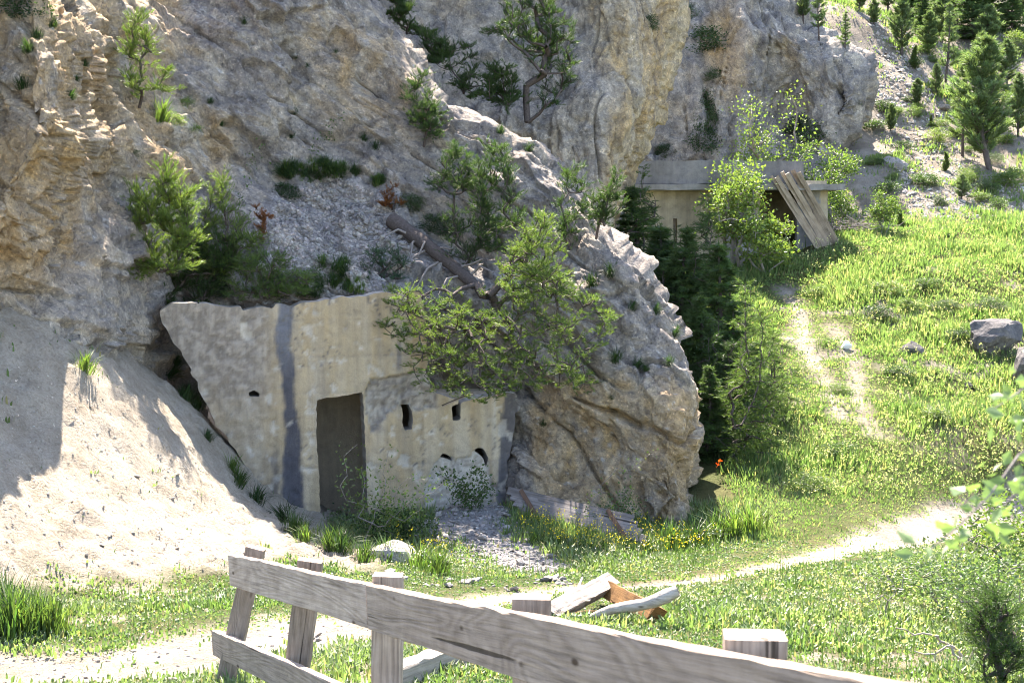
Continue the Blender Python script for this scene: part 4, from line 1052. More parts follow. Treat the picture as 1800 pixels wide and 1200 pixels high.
# ------------------------------------------------------------------ trees grown from their own limbs
def grown_pine(name, root, poly, dlo, dhi, n_c, n_t, label, ts=0.085, cols=(MG, LG), cat='tree', group=None, seed=1, bark='bark', dead=0.0, per=10, rt=0.006, slope=0.0, via=(), droop=False, spray=1.0, extra=None):
    """pine whose shoots fill a crown outline, between two distances, on limbs that spring from the root"""
    R = np.random.default_rng(seed); pol = np.array(poly, float); lo = pol.min(0); hi = pol.max(0); c = []; n_t = int(n_t * 1.75)
    while len(c) < n_c:
        q = R.uniform(lo, hi)
        if inpoly(np.array([q[0]]), np.array([q[1]]), poly)[0]:
            t = R.random(); c.append(P(q[0], q[1], dlo + (dhi - dlo) * t + slope * (q[1] - lo[1]) / (hi[1] - lo[1])))
    if extra is not None:
        ep = np.array(extra[0], float); m_ = 0
        while m_ < extra[1]:
            q = R.uniform(ep.min(0), ep.max(0))
            if inpoly(np.array([q[0]]), np.array([q[1]]), extra[0])[0]: c.append(P(q[0], q[1], dlo + (dhi - dlo) * R.random())); m_ += 1
    c = np.array(list(via) + c) if len(via) else np.array(c)
    G, nodes, dirs = skeleton(np.asarray(root), c, rt, 0.42, 5, R, -0.03)
    # sprays of short twigs round every limb end, shoots set along the twigs
    nn_ = len(nodes); per_tw = 5; ntw = max(1, n_t // per_tw); kn = np.r_[np.arange(nn_), R.integers(0, nn_, max(0, ntw - nn_))][:ntw]
    dn = dirs / (np.linalg.norm(dirs, axis=1)[:, None] + 1e-9)
    hz = R.normal(size=(len(kn), 3)) * np.array((1, 1, 0.25)); hz /= np.linalg.norm(hz, axis=1)[:, None]
    td = dn[kn] * 0.55 + hz * 0.8 + np.array((0, 0, -0.18 if droop else 0.28)); td /= np.linalg.norm(td, axis=1)[:, None]
    tlen = (R.uniform(0.10, 0.24, len(kn)) * (1.35 if droop else 1.0) * spray)[:, None]; st0 = nodes[kn] - dirs[kn] * R.uniform(0, 0.7, (len(kn), 1))
    GT = R.permutation(len(kn))[:len(kn) // 2]
    for j in GT: G.add(*tube([st0[j], st0[j] + td[j] * tlen[j]], [0.004, 0.002], 3))
    k = np.repeat(kn, per_tw); j = np.repeat(np.arange(len(kn)), per_tw); u_ = np.tile(np.linspace(0.25, 1.0, per_tw), len(kn))[:, None]
    n_t = len(k); pos = st0[j] + td[j] * tlen[j] * u_ + R.normal(size=(n_t, 3)) * 0.012
    if droop: pos[:, 2] -= 0.05 * u_[:, 0] ** 2
    dd = td[j] + np.array((0, 0, 0.05 if droop else 0.35)) + R.normal(size=(n_t, 3)) * 0.15
    t = R.random(len(nodes))[k][:, None]
    col = vary(cols[0], n_t, R, 0.25, 0.12) * (1 - t) + vary(cols[1], n_t, R, 0.25, 0.12) * t
    tpl, tF = needle_tuft(per, R, 0.85, 0.048); n_t = len(pos)
    V, F, C = scatter(tpl, tF, pos, dd, 0.82 * ts * R.uniform(0.7, 1.25, n_t), col, R)
    o = empty(name, tuple(root)); r = np.asarray(root)
    G.V = [v - r for v in G.V]
    link("trunk", G.mesh("trunk", True), M[bark], o); link("crown", mesh("crown", V - r, F, C), M['needle'], o)
    return tag(o, label, cat, group)

BR = (0.23, 0.09, 0.035)
big_root = P(838, 500, 24.6)
grown_pine("pine_tree", big_root, [(952, 368), (975, 400), (990, 440), (985, 480), (1010, 510), (1050, 520), (1082, 545), (1072, 590), (1045, 620), (1045, 665), (1020, 690), (960, 680), (900, 695), (850, 715), (800, 690), (745, 690), (720, 640), (700, 610), (660, 590), (650, 560), (690, 545), (680, 510), (720, 500), (760, 505), (800, 520), (850, 540), (880, 500), (900, 450), (912, 420), (938, 395)],
           22.6, 24.2, 380, 6600, "large spreading pine overhanging the concrete facade", 0.085, (MG, YG), seed=3, rt=0.006, extra=([(952, 366), (985, 440), (1000, 520), (900, 540), (893, 470), (925, 400)], 110), via=[P(860, 520, 24.0), P(880, 470, 23.9), P(930, 430, 23.7), P(900, 570, 23.5), P(980, 570, 23.3), P(800, 580, 23.5)])
def A(px, py, off=0.0): 
    p, n, d = hit(px, py, 'A'); return p + n * off
def grown(root_px, poly, thick, n_c, n_t, label, which='A', **kw):
    r, n, d = hit(*root_px, which); d = pix(r)[2]
    return grown_pine(kw.pop('name', 'pine_tree'), r, poly, d - thick, d - 0.05, n_c, n_t, label, **kw)
grown((268, 470), [(285, 292), (335, 330), (330, 380), (345, 420), (330, 470), (260, 490), (205, 470), (185, 430), (230, 400), (225, 350), (235, 325), (262, 330)], 0.35, 110, 2400, "bushy bright pine at the corner above the slanted facade end", seed=4, ts=0.10, cols=(LG, YG), spray=1.5)
grown((300, 545), [(330, 430), (400, 420), (420, 470), (400, 520), (340, 545), (280, 540), (215, 500), (200, 470), (260, 470)], 0.35, 75, 1900, "dark low pine scrub hanging over the slanted wall end", name='pine_shrub', seed=5, ts=0.09, cols=(DG, MG), cat='shrub', spray=1.5)
grown((372, 480), [(374, 303), (395, 325), (392, 360), (425, 375), (455, 420), (470, 470), (430, 500), (360, 490), (335, 440), (350, 390), (365, 365), (362, 330)], 0.35, 95, 2200, "upright juniper with bright tip beside the bushy pine", name='juniper_bush', seed=6, ts=0.075, cols=(LG, YG), cat='shrub', spray=1.4)
grown((450, 520), [(440, 440), (500, 450), (540, 480), (545, 515), (480, 530), (400, 530), (395, 500)], 0.5, 80, 1800, "dense green juniper mat on the wall top", name='juniper_mat', seed=7, ts=0.06, cols=(MG, LG), cat='shrub')
grown((245, 190), [(238, 3), (262, 30), (262, 65), (285, 60), (275, 95), (295, 120), (300, 145), (325, 155), (322, 178), (280, 170), (240, 175), (222, 150), (225, 110), (218, 90), (230, 60), (224, 40)], 0.5, 42, 900, "slim sunlit pine standing alone on the ochre rock ridge", seed=8, ts=0.085, cols=(LG, YG))
grown((745, 258), [(740, 130), (762, 150), (765, 185), (778, 215), (760, 250), (725, 250), (712, 210), (718, 165)], 0.45, 36, 1000, "compact dark pine alone on the grey rock slope", seed=9, ts=0.085, cols=(DG, MG))
grown((803, 420), [(806, 240), (830, 290), (835, 330), (800, 345), (755, 345), (760, 300), (790, 275)], 0.6, 36, 800, "thin-stemmed young pine above the fallen trunk", seed=10, ts=0.09, cols=(DG, MG))
grown((858, 445), [(850, 238), (880, 255), (900, 320), (925, 370), (930, 410), (880, 440), (835, 420), (830, 340), (835, 290)], 0.8, 55, 1500, "dark twin-topped pine rising behind the spreading pine", seed=11, ts=0.09, cols=(DG, MG))
grown((1003, 440), [(1005, 280), (1030, 300), (1025, 340), (1045, 370), (1020, 420), (985, 420), (985, 350)], 0.5, 26, 520, "scraggly pine on the rock shoulder under the tall pillar", seed=12, ts=0.095, cols=(DG, MG))
grown((1048, 420), [(1080, 283), (1092, 320), (1098, 360), (1075, 400), (1030, 410), (1040, 350), (1065, 330)], 0.5, 30, 620, "small crooked pine at the notch beside the hut end", seed=13, ts=0.095, cols=(DG, MG))
grown((820, 465), [(770, 380), (820, 370), (860, 400), (860, 460), (800, 470), (750, 440)], 0.5, 40, 900, "dark juniper scrub beneath the twin-topped pine", name='juniper_bush', seed=14, ts=0.075, cols=(DG, DG), cat='shrub')
grown((690, 480), [(640, 430), (700, 445), (720, 480), (700, 500), (640, 480)], 0.4, 26, 500, "low blue-green juniper sprawling at the fallen trunk", name='juniper_mat', seed=15, ts=0.065, cols=((0.05, 0.095, 0.055), (0.06, 0.105, 0.06)), cat='shrub')
grown((690, 372), [(680, 318), (705, 325), (705, 360), (690, 378), (672, 360)], 0.3, 12, 260, "dead rust-red pine sprig above the fallen trunk", name='dead_pine_branch', seed=16, ts=0.07, cols=(BR, BR), cat='dead branch', spray=0.45)
grown((462, 425), [(445, 350), (470, 355), (482, 400), (480, 430), (455, 425)], 0.3, 12, 240, "dead rust-red sprig on the gravel beside the juniper", name='dead_pine_branch', seed=17, ts=0.07, cols=(BR, BR), cat='dead branch', spray=0.45)
# tall pine in the gap before the rock pillar
tp = P(928, 215, 31.2)
grown_pine("pine_tree", tp, [(925, -150), (960, -60), (1000, 20), (1012, 60), (1010, 95), (1012, 140), (990, 160), (990, 195), (960, 200), (945, 120), (900, 70), (845, 60), (850, 45), (890, 30), (885, -20)], 30.6, 32.0, 170, 3600,
           "tall ragged pine in the gap before the pale rock pillar", 0.10, (DG, MG), seed=18, rt=0.009, via=[P(926, 150, 31.2), P(925, 90, 31.2), P(923, 30, 31.2), P(922, -40, 31.2), P(923, -110, 31.2)])  # deep greens put the shade of the gap into its needles
for i, (rx, ry, poly, lab) in enumerate([
        ((715), 60, [(670, -10), (720, 0), (745, 40), (735, 70), (690, 40)], "dark evergreen bush highest in the cleft beside the pillar"),
        ((765), 110, [(735, 40), (770, 60), (795, 100), (780, 130), (740, 100)], "dark evergreen bush midway down the cleft beside the pillar"),
        ((815), 165, [(800, 40), (822, 60), (845, 110), (880, 120), (880, 150), (840, 180), (790, 160), (775, 120)], "broad evergreen bush with a spire at the foot of the cleft"),
        ((890), 185, [(860, 110), (900, 120), (915, 170), (880, 195), (850, 170)], "olive-green bush at the foot of the tall ragged pine")]):
    r = P(rx, ry, 31.4); grown_pine("evergreen_bush", r, poly, 30.7, 31.6, 30, 900, lab, 0.10, (DG, MG), 'shrub', seed=30 + i)

# ------------------------------------------------------------------ spruces between the rock and the meadow
def stem_line(px, y0, y1, d, n=7): return [P(px, y0 + (y1 - y0) * t, d) for t in np.linspace(0.12, 1, n)]
for i, (rx, ry, top, d, poly, nt_, lab, cols) in enumerate([
        (1130, 560, 292, 34.5, [(1131, 285), (1148, 340), (1170, 385), (1178, 450), (1200, 520), (1150, 560), (1100, 480), (1092, 420), (1112, 340)], 1500, "dark spruce in front of the hut's near end", (DG, MG)),
        (1185, 600, 395, 33.0, [(1185, 390), (1220, 450), (1235, 520), (1240, 600), (1200, 620), (1150, 560), (1135, 480), (1160, 430)], 1700, "broad dark spruce between rock shoulder and hut", (DG, DG)),
        (1240, 690, 345, 32.0, [(1238, 340), (1256, 400), (1282, 470), (1300, 540), (1302, 620), (1270, 690), (1210, 680), (1200, 560), (1212, 470), (1226, 400)], 2300, "tall dark spruce before the hut wall", (DG, MG)),
        (1262, 790, 560, 29.0, [(1240, 560), (1290, 600), (1300, 700), (1290, 780), (1245, 830), (1232, 720), (1222, 640)], 1600, "deep-shade spruce tucked behind the rock edge", (DG, DG)),
        (1280, 830, 500, 26.8, [(1318, 480), (1335, 540), (1362, 590), (1352, 620), (1382, 670), (1370, 700), (1384, 745), (1360, 770), (1372, 810), (1320, 835), (1262, 815), (1256, 770), (1275, 700), (1285, 620), (1300, 560)], 2600, "front spruce at the meadow edge with sunlit tips", (MG, LG)),
        (1355, 760, 590, 28.6, [(1350, 580), (1385, 620), (1395, 690), (1392, 740), (1360, 765), (1325, 730), (1330, 640)], 900, "bushy spruce at the meadow edge beside the track", (DG, MG))]):
    b = P(rx, ry, d); b[2] = drop(b[0], b[1]) - 0.03
    grown_pine("spruce_tree", b, poly, d - 0.8, d + 0.8, int(nt_ / 22), nt_, lab, 0.105, cols, seed=60 + i, rt=0.006, droop=True, via=stem_line(rx + (30 if i == 4 else 0), ry, top, d))
for i, (px, py, top, d, w, k, lab) in enumerate([
        (1108, 540, 330, 35.0, 1.3, 1, "dark spruce wedged between rock shoulder and hut end"), (1158, 600, 400, 33.5, 1.5, 0, "squat dark spruce behind the rounded rock"),
        (1210, 640, 400, 32.6, 1.25, 1, "dark spruce between the rock and the tallest one at the hut wall"), (1258, 680, 430, 31.4, 1.25, 0, "dark spruce on the meadow side of the tallest one"),
        (1228, 760, 520, 29.4, 1.25, 1, "dark spruce close against the rounded rock edge"), (1285, 745, 530, 30.0, 1.3, 0, "dark spruce backing the sunlit front spruce"), (1240, 830, 640, 27.4, 1.3, 1, "low dark spruce at the foot of the rounded rock edge")]):
    b = P(px, py, d); z = drop(b[0], b[1]); h = P(px, top, d)[2] - z
    conifer('spruce', k, (b[0], b[1], z - 0.03), h, w, lab)
# leafy trees about the hut
def on_ground(px, py, d=None):
    if d is None: return hit(px, py, 'G')[0]
    b = P(px, py, d); return np.array((b[0], b[1], drop(b[0], b[1])))
for i, (px, py, d, top, w, pair, lab) in enumerate([
        (1345, 300, 47.0, 138, 0.85, BUSHY[0], "tall light-green leafy tree behind the hut roof"), (1300, 470, 40.3, 300, 0.9, BUSHY[1], "bright leafy tree growing in front of the hut wall"),
        (1290, 380, 40.8, 270, 0.55, BUSHY[0], "slim leafy sapling reaching over the hut parapet"), (1345, 480, 39.6, 375, 1.2, BUSHY[1], "low leafy bush before the dark hut opening"),
        (1440, 330, 46.5, 243, 1.15, BUSH[0], "round leafy bush behind the end of the roof slab"), (1470, 390, 44.6, 330, 1.1, BUSH[1], "leafy bush below the end of the roof slab"),
        (1555, 405, 43.0, 335, 0.8, BUSH[1], "conical bright bush on the meadow crest"), (1218, 640, 30.0, 555, 0.8, BUSH[2], "pale-leaved shrub at the rock edge against dark spruces")]):
    b = P(px, py, d); z = min(b[2], drop(b[0], b[1])); h = P(px, top, d)[2] - z
    own = bush_mesh(300 + i, 0.10 / h if h > 1.6 else 0.055, 2300, LG if pair in BUSH else YG, w if h < 2.6 else w * 0.8, 30 if h > 1.6 else 24, 0.07)
    shrub(own, (b[0], b[1], z), h, 1.0, lab, 'leafy_tree' if h > 1.6 else 'leafy_shrub', cat='tree' if h > 1.6 else 'shrub')
# brush pile beside the planks
bp_ = on_ground(1500, 400, 43.2); G = Geo(); R = np.random.default_rng(5)
for k in range(70):
    a = R.normal(size=3) * np.array((0.5, 0.3, 0.2)); d_ = R.normal(size=3) * np.array((1, 0.6, 0.45)); d_ /= np.linalg.norm(d_); L = R.uniform(0.4, 1.1)
    a[2] = abs(a[2]) + 0.1; G.add(*tube([a - d_ * L / 2, a + R.normal(size=3) * 0.05, a + d_ * L / 2], [0.012, 0.012, 0.004], 4))
o = link("brush_pile", G.mesh("brush_pile"), M['twig'], None, tuple(bp_)); tag(o, "heap of grey dead brushwood beside the leaning planks", "brushwood")

# ------------------------------------------------------------------ trees on the hillside
for i, (px, py, top, w, kind, k, lab) in enumerate([
        (1585, 96, -8, 0.95, 'pine', 0, "full pine at the head of the bare scree"), (1536, 44, 0, 1.3, 'pine', 1, "squat pine at the top of the scree beside the path of stones"),
        (1622, 60, -30, 0.9, 'spruce', 0, "dark spruce behind the full pine on the hilltop"), (1662, 145, 8, 0.75, 'sparse', 0, "slender pine spire on the mid slope below the gap of sky"),
        (1712, 72, -60, 1.3, 'spruce', 1, "large dark broad spruce on the hill crest"), (1778, 62, -40, 0.9, 'spruce', 0, "dark spruce at the crest near the yellow shrub"),
        (1692, 275, 98, 0.72, 'sparse', 1, "thin bare-stemmed pine leaning by the big hillside pine"), (1740, 298, 70, 1.05, 'pine', 2, "biggest hillside pine with spreading low boughs"),
        (1722, 200, 62, 0.8, 'pine', 1, "pale pine directly behind the biggest hillside pine"), (1790, 240, 130, 0.9, 'pine', 0, "pine standing upslope of the biggest hillside pine"),
        (1564, 232, 182, 1.0, 'pine', 2, "small dark round pine beside the far rock buttress"), (1612, 184, 138, 1.2, 'pine', 1, "low spreading pine on the open scree"),
        (1645, 170, 112, 0.9, 'pine', 0, "young pine next to the slender spire"), (1440, 70, -40, 0.7, 'sparse', 0, "thin pine rooted on top of the far buttress"),
        (1485, 92, 20, 0.9, 'sparse', 1, "sapling pine just above the rounded buttress end"), (1412, 40, -60, 0.8, 'pine', 1, "dark pine on the buttress skyline"),
        (1690, 350, 305, 1.4, 'pine', 0, "low pine bush at the foot of the bare-stemmed pine"), (1580, 398, 360, 1.1, 'juniper', 0, "small juniper on the meadow crest below the scree"),
        (1637, 222, 200, 1.1, 'juniper', 0, "tiny juniper on the bare middle of the scree"), (1650, 30, -50, 1.0, 'spruce', 1, "crest spruce with sky showing beside it"),
        (1600, 30, -70, 1.4, 'spruce', 0, "crest spruce behind the full pine"), (1680, 48, -80, 1.4, 'pine', 1, "broad crest pine next to the large dark spruce"), (1745, 50, -80, 1.4, 'spruce', 0, "crest spruce close to the large dark spruce"),
        (1800, 40, -80, 1.3, 'pine', 2, "crest pine behind the yellow shrub"), (1560, 20, -60, 1.2, 'pine', 0, "crest pine above the squat pine"), (1630, 95, 20, 1.2, 'pine', 2, "mid-slope pine in front of the dark crest spruce"), (1770, 150, 70, 1.3, 'pine', 0, "bushy pine below the yellow shrub on the hill"),
        (1510, 20, -50, 1.1, 'pine', 2, "crest pine above the rounded buttress"), (1575, 60, 15, 1.1, 'juniper', 0, "juniper cone at the head of the scree"), (1655, 75, -10, 1.3, 'pine', 0, "dense pine between the spire and the crest"), (1735, 95, 10, 1.3, 'pine', 1, "dense pine below the large dark spruce"), (1610, 120, 80, 1.3, 'juniper', 0, "low juniper on the scree under the full pine"), (1660, 300, 265, 1.4, 'juniper', 0, "low juniper beside the bare-stemmed pine's foot")]):
    b = hit(px, py)[0]; d = pix(b)[2]; h = P(px, top, d)[2] - b[2]
    conifer(kind, k, (b[0], b[1], b[2] - 0.05), h, w, lab, name='juniper_bush' if kind == 'juniper' else None, cat='shrub' if kind == 'juniper' else 'tree')
for i, (px, py, h, w, pair, lab) in enumerate([(1790, 88, 0.9, 1.4, BUSHY[0], "yellow-green shrub on the sunny hill crest"), (1650, 250, 0.55, 1.6, BUSHY[1], "flat yellow-green bush in the middle of the scree"),
        (1705, 320, 0.6, 1.6, BUSH[1], "mound of green scrub under the thin bare-stemmed pine"), (1765, 330, 0.6, 1.8, BUSH[0], "green scrub in the shadow of the biggest hillside pine")]):
    b = hit(px, py, 'G')[0]; shrub(pair, (b[0], b[1], b[2] - 0.05), h, w, lab)
R = np.random.default_rng(77); n = 0
while n < 46:
    px, py = R.uniform(1520, 1800), R.uniform(90, 385)
    p_, nn, dd = hit(px, py)
    if trees_bvh['G'].ray_cast(Vector(CAM), Vector(ray(px, py)))[3] is None or p_[1] < 43: continue
    gdist = trees_bvh['G'].find_nearest(Vector(p_))[3]
    if gdist > 0.05: continue
    pair = (BUSH + DARKB)[n % 5]
    shrub(pair, (p_[0], p_[1], p_[2] - 0.06), R.uniform(0.25, 0.5), R.uniform(1.3, 2.2), "small low scrub cushion scattered on the bare scree slope", 'scrub_cushion', "scrub on the scree slope"); n += 1

# ------------------------------------------------------------------ plants clinging to the rock
def tuss(px, py, s, k, lab, grp, which='ABC', wide=1.0, name='grass_tussock', cat='grass tuft'):
    p_, nn, dd = hit(px, py, which); up = nn * 0.6 + np.array((0, -0.1, 0.8))
    o = link(name, TUSS[k % 3], M['grass'], None, tuple(p_ - nn * 0.03)); o.rotation_euler = Vector(up).to_track_quat('Z', 'Y').to_euler(); o.scale = (s * wide, s * wide, s)
    return tag(o, lab, cat, grp)
def rockbush(px, py, s, k, lab, grp=None, which='ABC', w=1.2, pair=None):
    p_, nn, dd = hit(px, py, which)
    return shrub(pair or DARKB[k % 2], tuple(p_ - nn * 0.08 - np.array((0, 0, s * 0.35))), s, w, lab, 'rock_shrub', grp)
rockbush(38, 22, 0.55, 0, "large dark bush hanging high on the ochre rock"); rockbush(240, 272, 0.24, 1, "small bush in the hollow under the slim sunlit pine")
rockbush(1250, 80, 1.0, 0, "dark bush spreading on the ochre streak of the far cliff", which='C', w=1.7); rockbush(1215, 28, 0.7, 1, "dark shrub high on the far cliff beside the pillar", which='C')
rockbush(1252, 140, 0.6, 1, "round dark bush below the ochre streak of the far cliff", which='C'); rockbush(1145, 45, 0.42, 0, "dark bush on the pillar's ochre edge", which='B'); rockbush(1170, 272, 0.55, 0, "dark bush low on the far cliff above the hut parapet", which='C')
for k, (py, s) in enumerate([(190, 1.1), (222, 1.1), (255, 1.2)]):
    rockbush(1243, py, s, k, ["highest clump of dark ivy in the far cliff's cleft", "middle clump of dark ivy in the far cliff's cleft", "lowest clump of dark ivy in the far cliff's cleft"][k], which='C', w=0.9)
rockbush(1430, 250, 1.1, 1, "shaded bush at the foot of the rounded buttress", which='C', w=1.4); rockbush(1400, 230, 0.9, 0, "shaded bush in the recess beside the rounded buttress", which='C', w=1.3); rockbush(1510, 182, 0.3, 0, "lone tuft-like bush on the rounded buttress end", which='C')
for (px, py, s) in [(90, 45, .2), (65, 65, .18), (50, 88, .22), (40, 152, .22), (150, 113, .13), (135, 140, .12), (125, 172, .17), (430, 40, .15), (520, 102, .13), (540, 116, .12), (518, 200, .13), (512, 242, .13), (390, 220, .14), (370, 180, .14), (590, 92, .1), (640, 245, .2), (660, 260, .2)]:
    tuss(px, py, s, 2, "dark grass tuft clinging to the shaded ochre rock face", "grass tufts on the ochre rock face", 'A', 1.2)
for (px, py, s) in [(880, 232, .2), (930, 265, .22), (870, 256, .16), (895, 282, .16), (1075, 482, .28), (1112, 542, .2), (1152, 548, .22), (1186, 588, .22), (1120, 645, .22), (1176, 640, .18), (1082, 632, .24), (955, 745, .16), (1135, 650, .15), (1040, 500, .3), (1075, 700, .12)]:
    tuss(px, py, s, 2, "grass tuft growing on the rounded rock beside the big pine", "grass tufts on the rounded rock", 'A', 1.1)
R = np.random.default_rng(88)
for reg, nn_, sa, sb in [([(478, 292), (560, 285), (640, 300), (610, 318), (500, 318)], 46, .10, .22), ([(470, 500), (560, 495), (655, 490), (650, 512), (480, 522)], 46, .08, .2), ([(560, 450), (610, 450), (610, 490), (570, 490)], 6, .15, .28), ([(640, 290), (680, 320), (660, 345)], 8, .12, .2)]:
    k = 0; pol = np.array(reg, float)
    while k < nn_:
        q_ = R.uniform(pol.min(0), pol.max(0))
        if inpoly(np.array([q_[0]]), np.array([q_[1]]), reg)[0]:
            tuss(q_[0], q_[1], R.uniform(sa, sb), k, "green grass tuft on the gravel ledge above the wall", "grass tufts on the gravel ledge", 'A', R.uniform(1.2, 1.9)); k += 1
for (px, py, s) in [(320, 600, .2), (335, 690, .3), (300, 660, .25), (325, 700, .3), (345, 715, .25), (310, 640, .2), (365, 770, .2)]:
    tuss(px, py, s, 2, "dark grass in the gap behind the slanted wall edge", "grass behind the slanted wall edge", 'AG', 1.4)
tuss(283, 212, 0.5, 1, "long drooping grass tussock below the slim sunlit pine", None, 'A', 0.9); tuss(150, 648, 0.3, 1, "sunlit grass tuft at the tip of the bare talus", None, 'AG', 1.6)
for i, (px, py, s) in enumerate([(310, 215, .35), (330, 190, .3), (345, 232, .25)]):
    rockbush(px, py, s, 0, ["sunlit leafy sprig beside the drooping tussock", "sunlit leafy sprig above the drooping tussock", "sunlit leafy sprig lowest beside the drooping tussock"][i], which='A', pair=BUSHY[0])
tuss(448, 696, 0.13, 1, "grass tuft in the small hole of the facade", None, 'A', 1.4)

# ------------------------------------------------------------------ twiggy plants
def twig_plant(name, root, ends, d_of, leaf, n_leaf, col, label, rt=0.0022, seed=1, cat='shrub', spread=0.07, mat='twig'):
    R = np.random.default_rng(seed); root = np.asarray(root); c = []
    for (px, py, dd) in ends: c.append(P(px, py, d_of + dd))
    c = np.array(c); full = []
    for e in c:
        for t in (0.4, 0.7, 1.0): full.append(root + (e - root) * t + R.normal(size=3) * 0.03 + np.array((0, 0, 0.08 * math.sin(t * 3))))
    G, nodes, dirs = skeleton(root, full, rt, 0.4, 5, R)
    G.V = [v - root for v in G.V]
    o = empty(name, tuple(root)); link("stem", G.mesh("stem", True), M[mat], o)
    if n_leaf:
        k = R.integers(0, len(nodes), n_leaf); off = R.normal(size=(n_leaf, 3)) * spread
        back_ = -dirs[k] * R.uniform(0, 1, (n_leaf, 1))
        V, F, C = scatter(LEAF_V, LEAF_F, nodes[k] + off + back_, off * 8 + R.normal(size=(n_leaf, 3)), leaf * R.uniform(0.6, 1.3, n_leaf), vary(col, n_leaf, R, 0.25, 0.15), R)
        link("foliage", mesh("foliage", V - root, F, C), M['leaf'], o)
    return tag(o, label, cat)
gz = on_ground(640, 955); dg = pix(gz)[2]
twig_plant("thorn_shrub", gz, [(690, 790, 0), (720, 840, -.1), (750, 850, -.2), (760, 870, 0), (700, 880, -.3), (640, 820, .1), (610, 800, .1), (630, 780, .2), (600, 860, 0), (680, 850, -.2), (740, 900, -.3), (780, 850, 0.1)], dg, 0.05, 900, LG, "sparse thorny shrub with thin twigs before the doorway", seed=3, rt=0.003)
gz = on_ground(700, 950); dg = pix(gz)[2]
twig_plant("thorn_shrub", gz, [(660, 890, 0), (700, 895, 0), (740, 905, .1), (720, 925, -.1), (770, 920, 0), (640, 925, -.1), (600, 920, .1), (590, 900, .1)], dg, 0.05, 1300, DG, "low dark thorn bush at the foot of the wall", seed=4)
gz = on_ground(835, 895); dg = pix(gz)[2]
twig_plant("leafy_weed", gz, [(830, 822, 0), (856, 826, 0), (808, 842, 0), (772, 826, 0), (790, 838, 0), (870, 860, .1), (790, 870, 0), (845, 870, -.1), (815, 880, -.1)], dg, 0.05, 1100, MG, "leafy weeds against the wall below the two broken holes", seed=5, cat='weeds')
gz = on_ground(1010, 925); dg = pix(gz)[2]
twig_plant("arching_briar", gz, [(1040, 870, -.1), (1080, 830, -.1), (1110, 805, -.1), (1140, 800, -.1), (1160, 797, -.1)], dg, 0.045, 60, YG, "arching briar stem over the fallen hatch with bright leaf tip", seed=6, spread=0.05)
gz = on_ground(1090, 935); dg = pix(gz)[2]
twig_plant("thorn_shrub", gz, [(1060, 880, 0), (1090, 870, 0), (1120, 870, .1), (1050, 905, 0), (1130, 900, 0), (1080, 900, -.2), (1100, 850, .1), (1020, 900, -.2)], dg, 0.04, 800, MG, "dark thorn bush growing at the end of the fallen hatch", seed=7)
rt_, _, _ = hit(350, 520, 'A'); dg = pix(rt_)[2]
o = twig_plant("hanging_briar", rt_, [(350, 545, -.5), (370, 570, -.75), (392, 592, -.8), (420, 592, -.8), (450, 590, -.8), (472, 596, -.8), (392, 615, -.85)], dg, 0.035, 110, YG, "pale briar stem hanging over the concrete wall top", seed=8, spread=0.03)
for i, (rx, ry, ends, lab) in enumerate([((395), 430, [(430, 330, 0), (445, 270, -.1), (460, 240, -.1), (480, 280, 0)], "spindly sapling rising behind the juniper with leafy tip"), ((545), 280, [(580, 240, 0), (595, 200, -.1)], "leaning bare sapling on the rock above the gravel ledge")]):
    r_, _, _ = hit(rx, ry, 'A'); twig_plant("sapling", r_, ends, pix(r_)[2] - 0.2, 0.05, 90, MG, lab, seed=40 + i, spread=0.05)
# scrub at the lower right bank
SPARSE = [bush_mesh(71, 0.05, 2300, LG, 1.2, 34, 0.11), bush_mesh(72, 0.045, 2300, (0.11, 0.16, 0.06), 1.2, 34, 0.11)]
for i, (px, py, h, w, pair, lab) in enumerate([(1690, 1080, 0.75, 1.3, SPARSE[1], "small-leaved bush on the near bank above the dead branches"), (1790, 1010, 1.0, 1.2, SPARSE[0], "leafy bush on the bank below the drooping twig"),
        (1770, 1130, 0.85, 1.2, SPARSE[1], "small-leaved green bush beside the dark juniper on the near bank"), (1590, 1040, 0.5, 1.5, SPARSE[1], "low bush with bare twigs below the path")]):
    b = hit(px, py, 'G')[0]; shrub(pair, (b[0], b[1], b[2] - 0.05), h, w, lab)
gz = on_ground(1560, 1090); dg = pix(gz)[2]
twig_plant("bare_shrub", gz, [(1490, 1000, 0), (1510, 1030, 0), (1550, 1010, .1), (1590, 1010, 0), (1600, 990, 0), (1540, 1040, 0), (1570, 1050, -.1), (1520, 1060, 0)], dg, 0.025, 120, LG, "half-bare twiggy shrub below the path", seed=9)
gz = on_ground(1680, 1020); dg = pix(gz)[2]
twig_plant("bare_shrub", gz, [(1690, 940, 0), (1700, 935, 0), (1715, 940, 0), (1730, 950, .1), (1750, 960, .1)], dg, 0.025, 0, LG, "bundle of bare upright stems beside the path", seed=10)
gz = on_ground(1700, 1165); dg = pix(gz)[2]
twig_plant("dead_branch", gz, [(1570, 1110, -.1), (1620, 1115, -.1), (1660, 1130, 0), (1740, 1140, 0), (1800, 1130, .1), (1640, 1155, -.2), (1610, 1145, -.2), (1760, 1170, 0), (1800, 1190, 0), (1650, 1190, -.3), (1720, 1110, 0)], dg, 0.02, 0, LG, "bleached dead branches sprawled on the near bank", rt=0.005, seed=11, cat='dead branch', mat='driftwood')
grown((1752, 1195), [(1740, 1030), (1778, 1065), (1792, 1180), (1735, 1200), (1712, 1100)], 0.5, 50, 1100, "dark juniper on the near bank behind the dead branches", 'G', name='juniper_bush', seed=81, ts=0.06, cols=(DG, MG), cat='shrub')
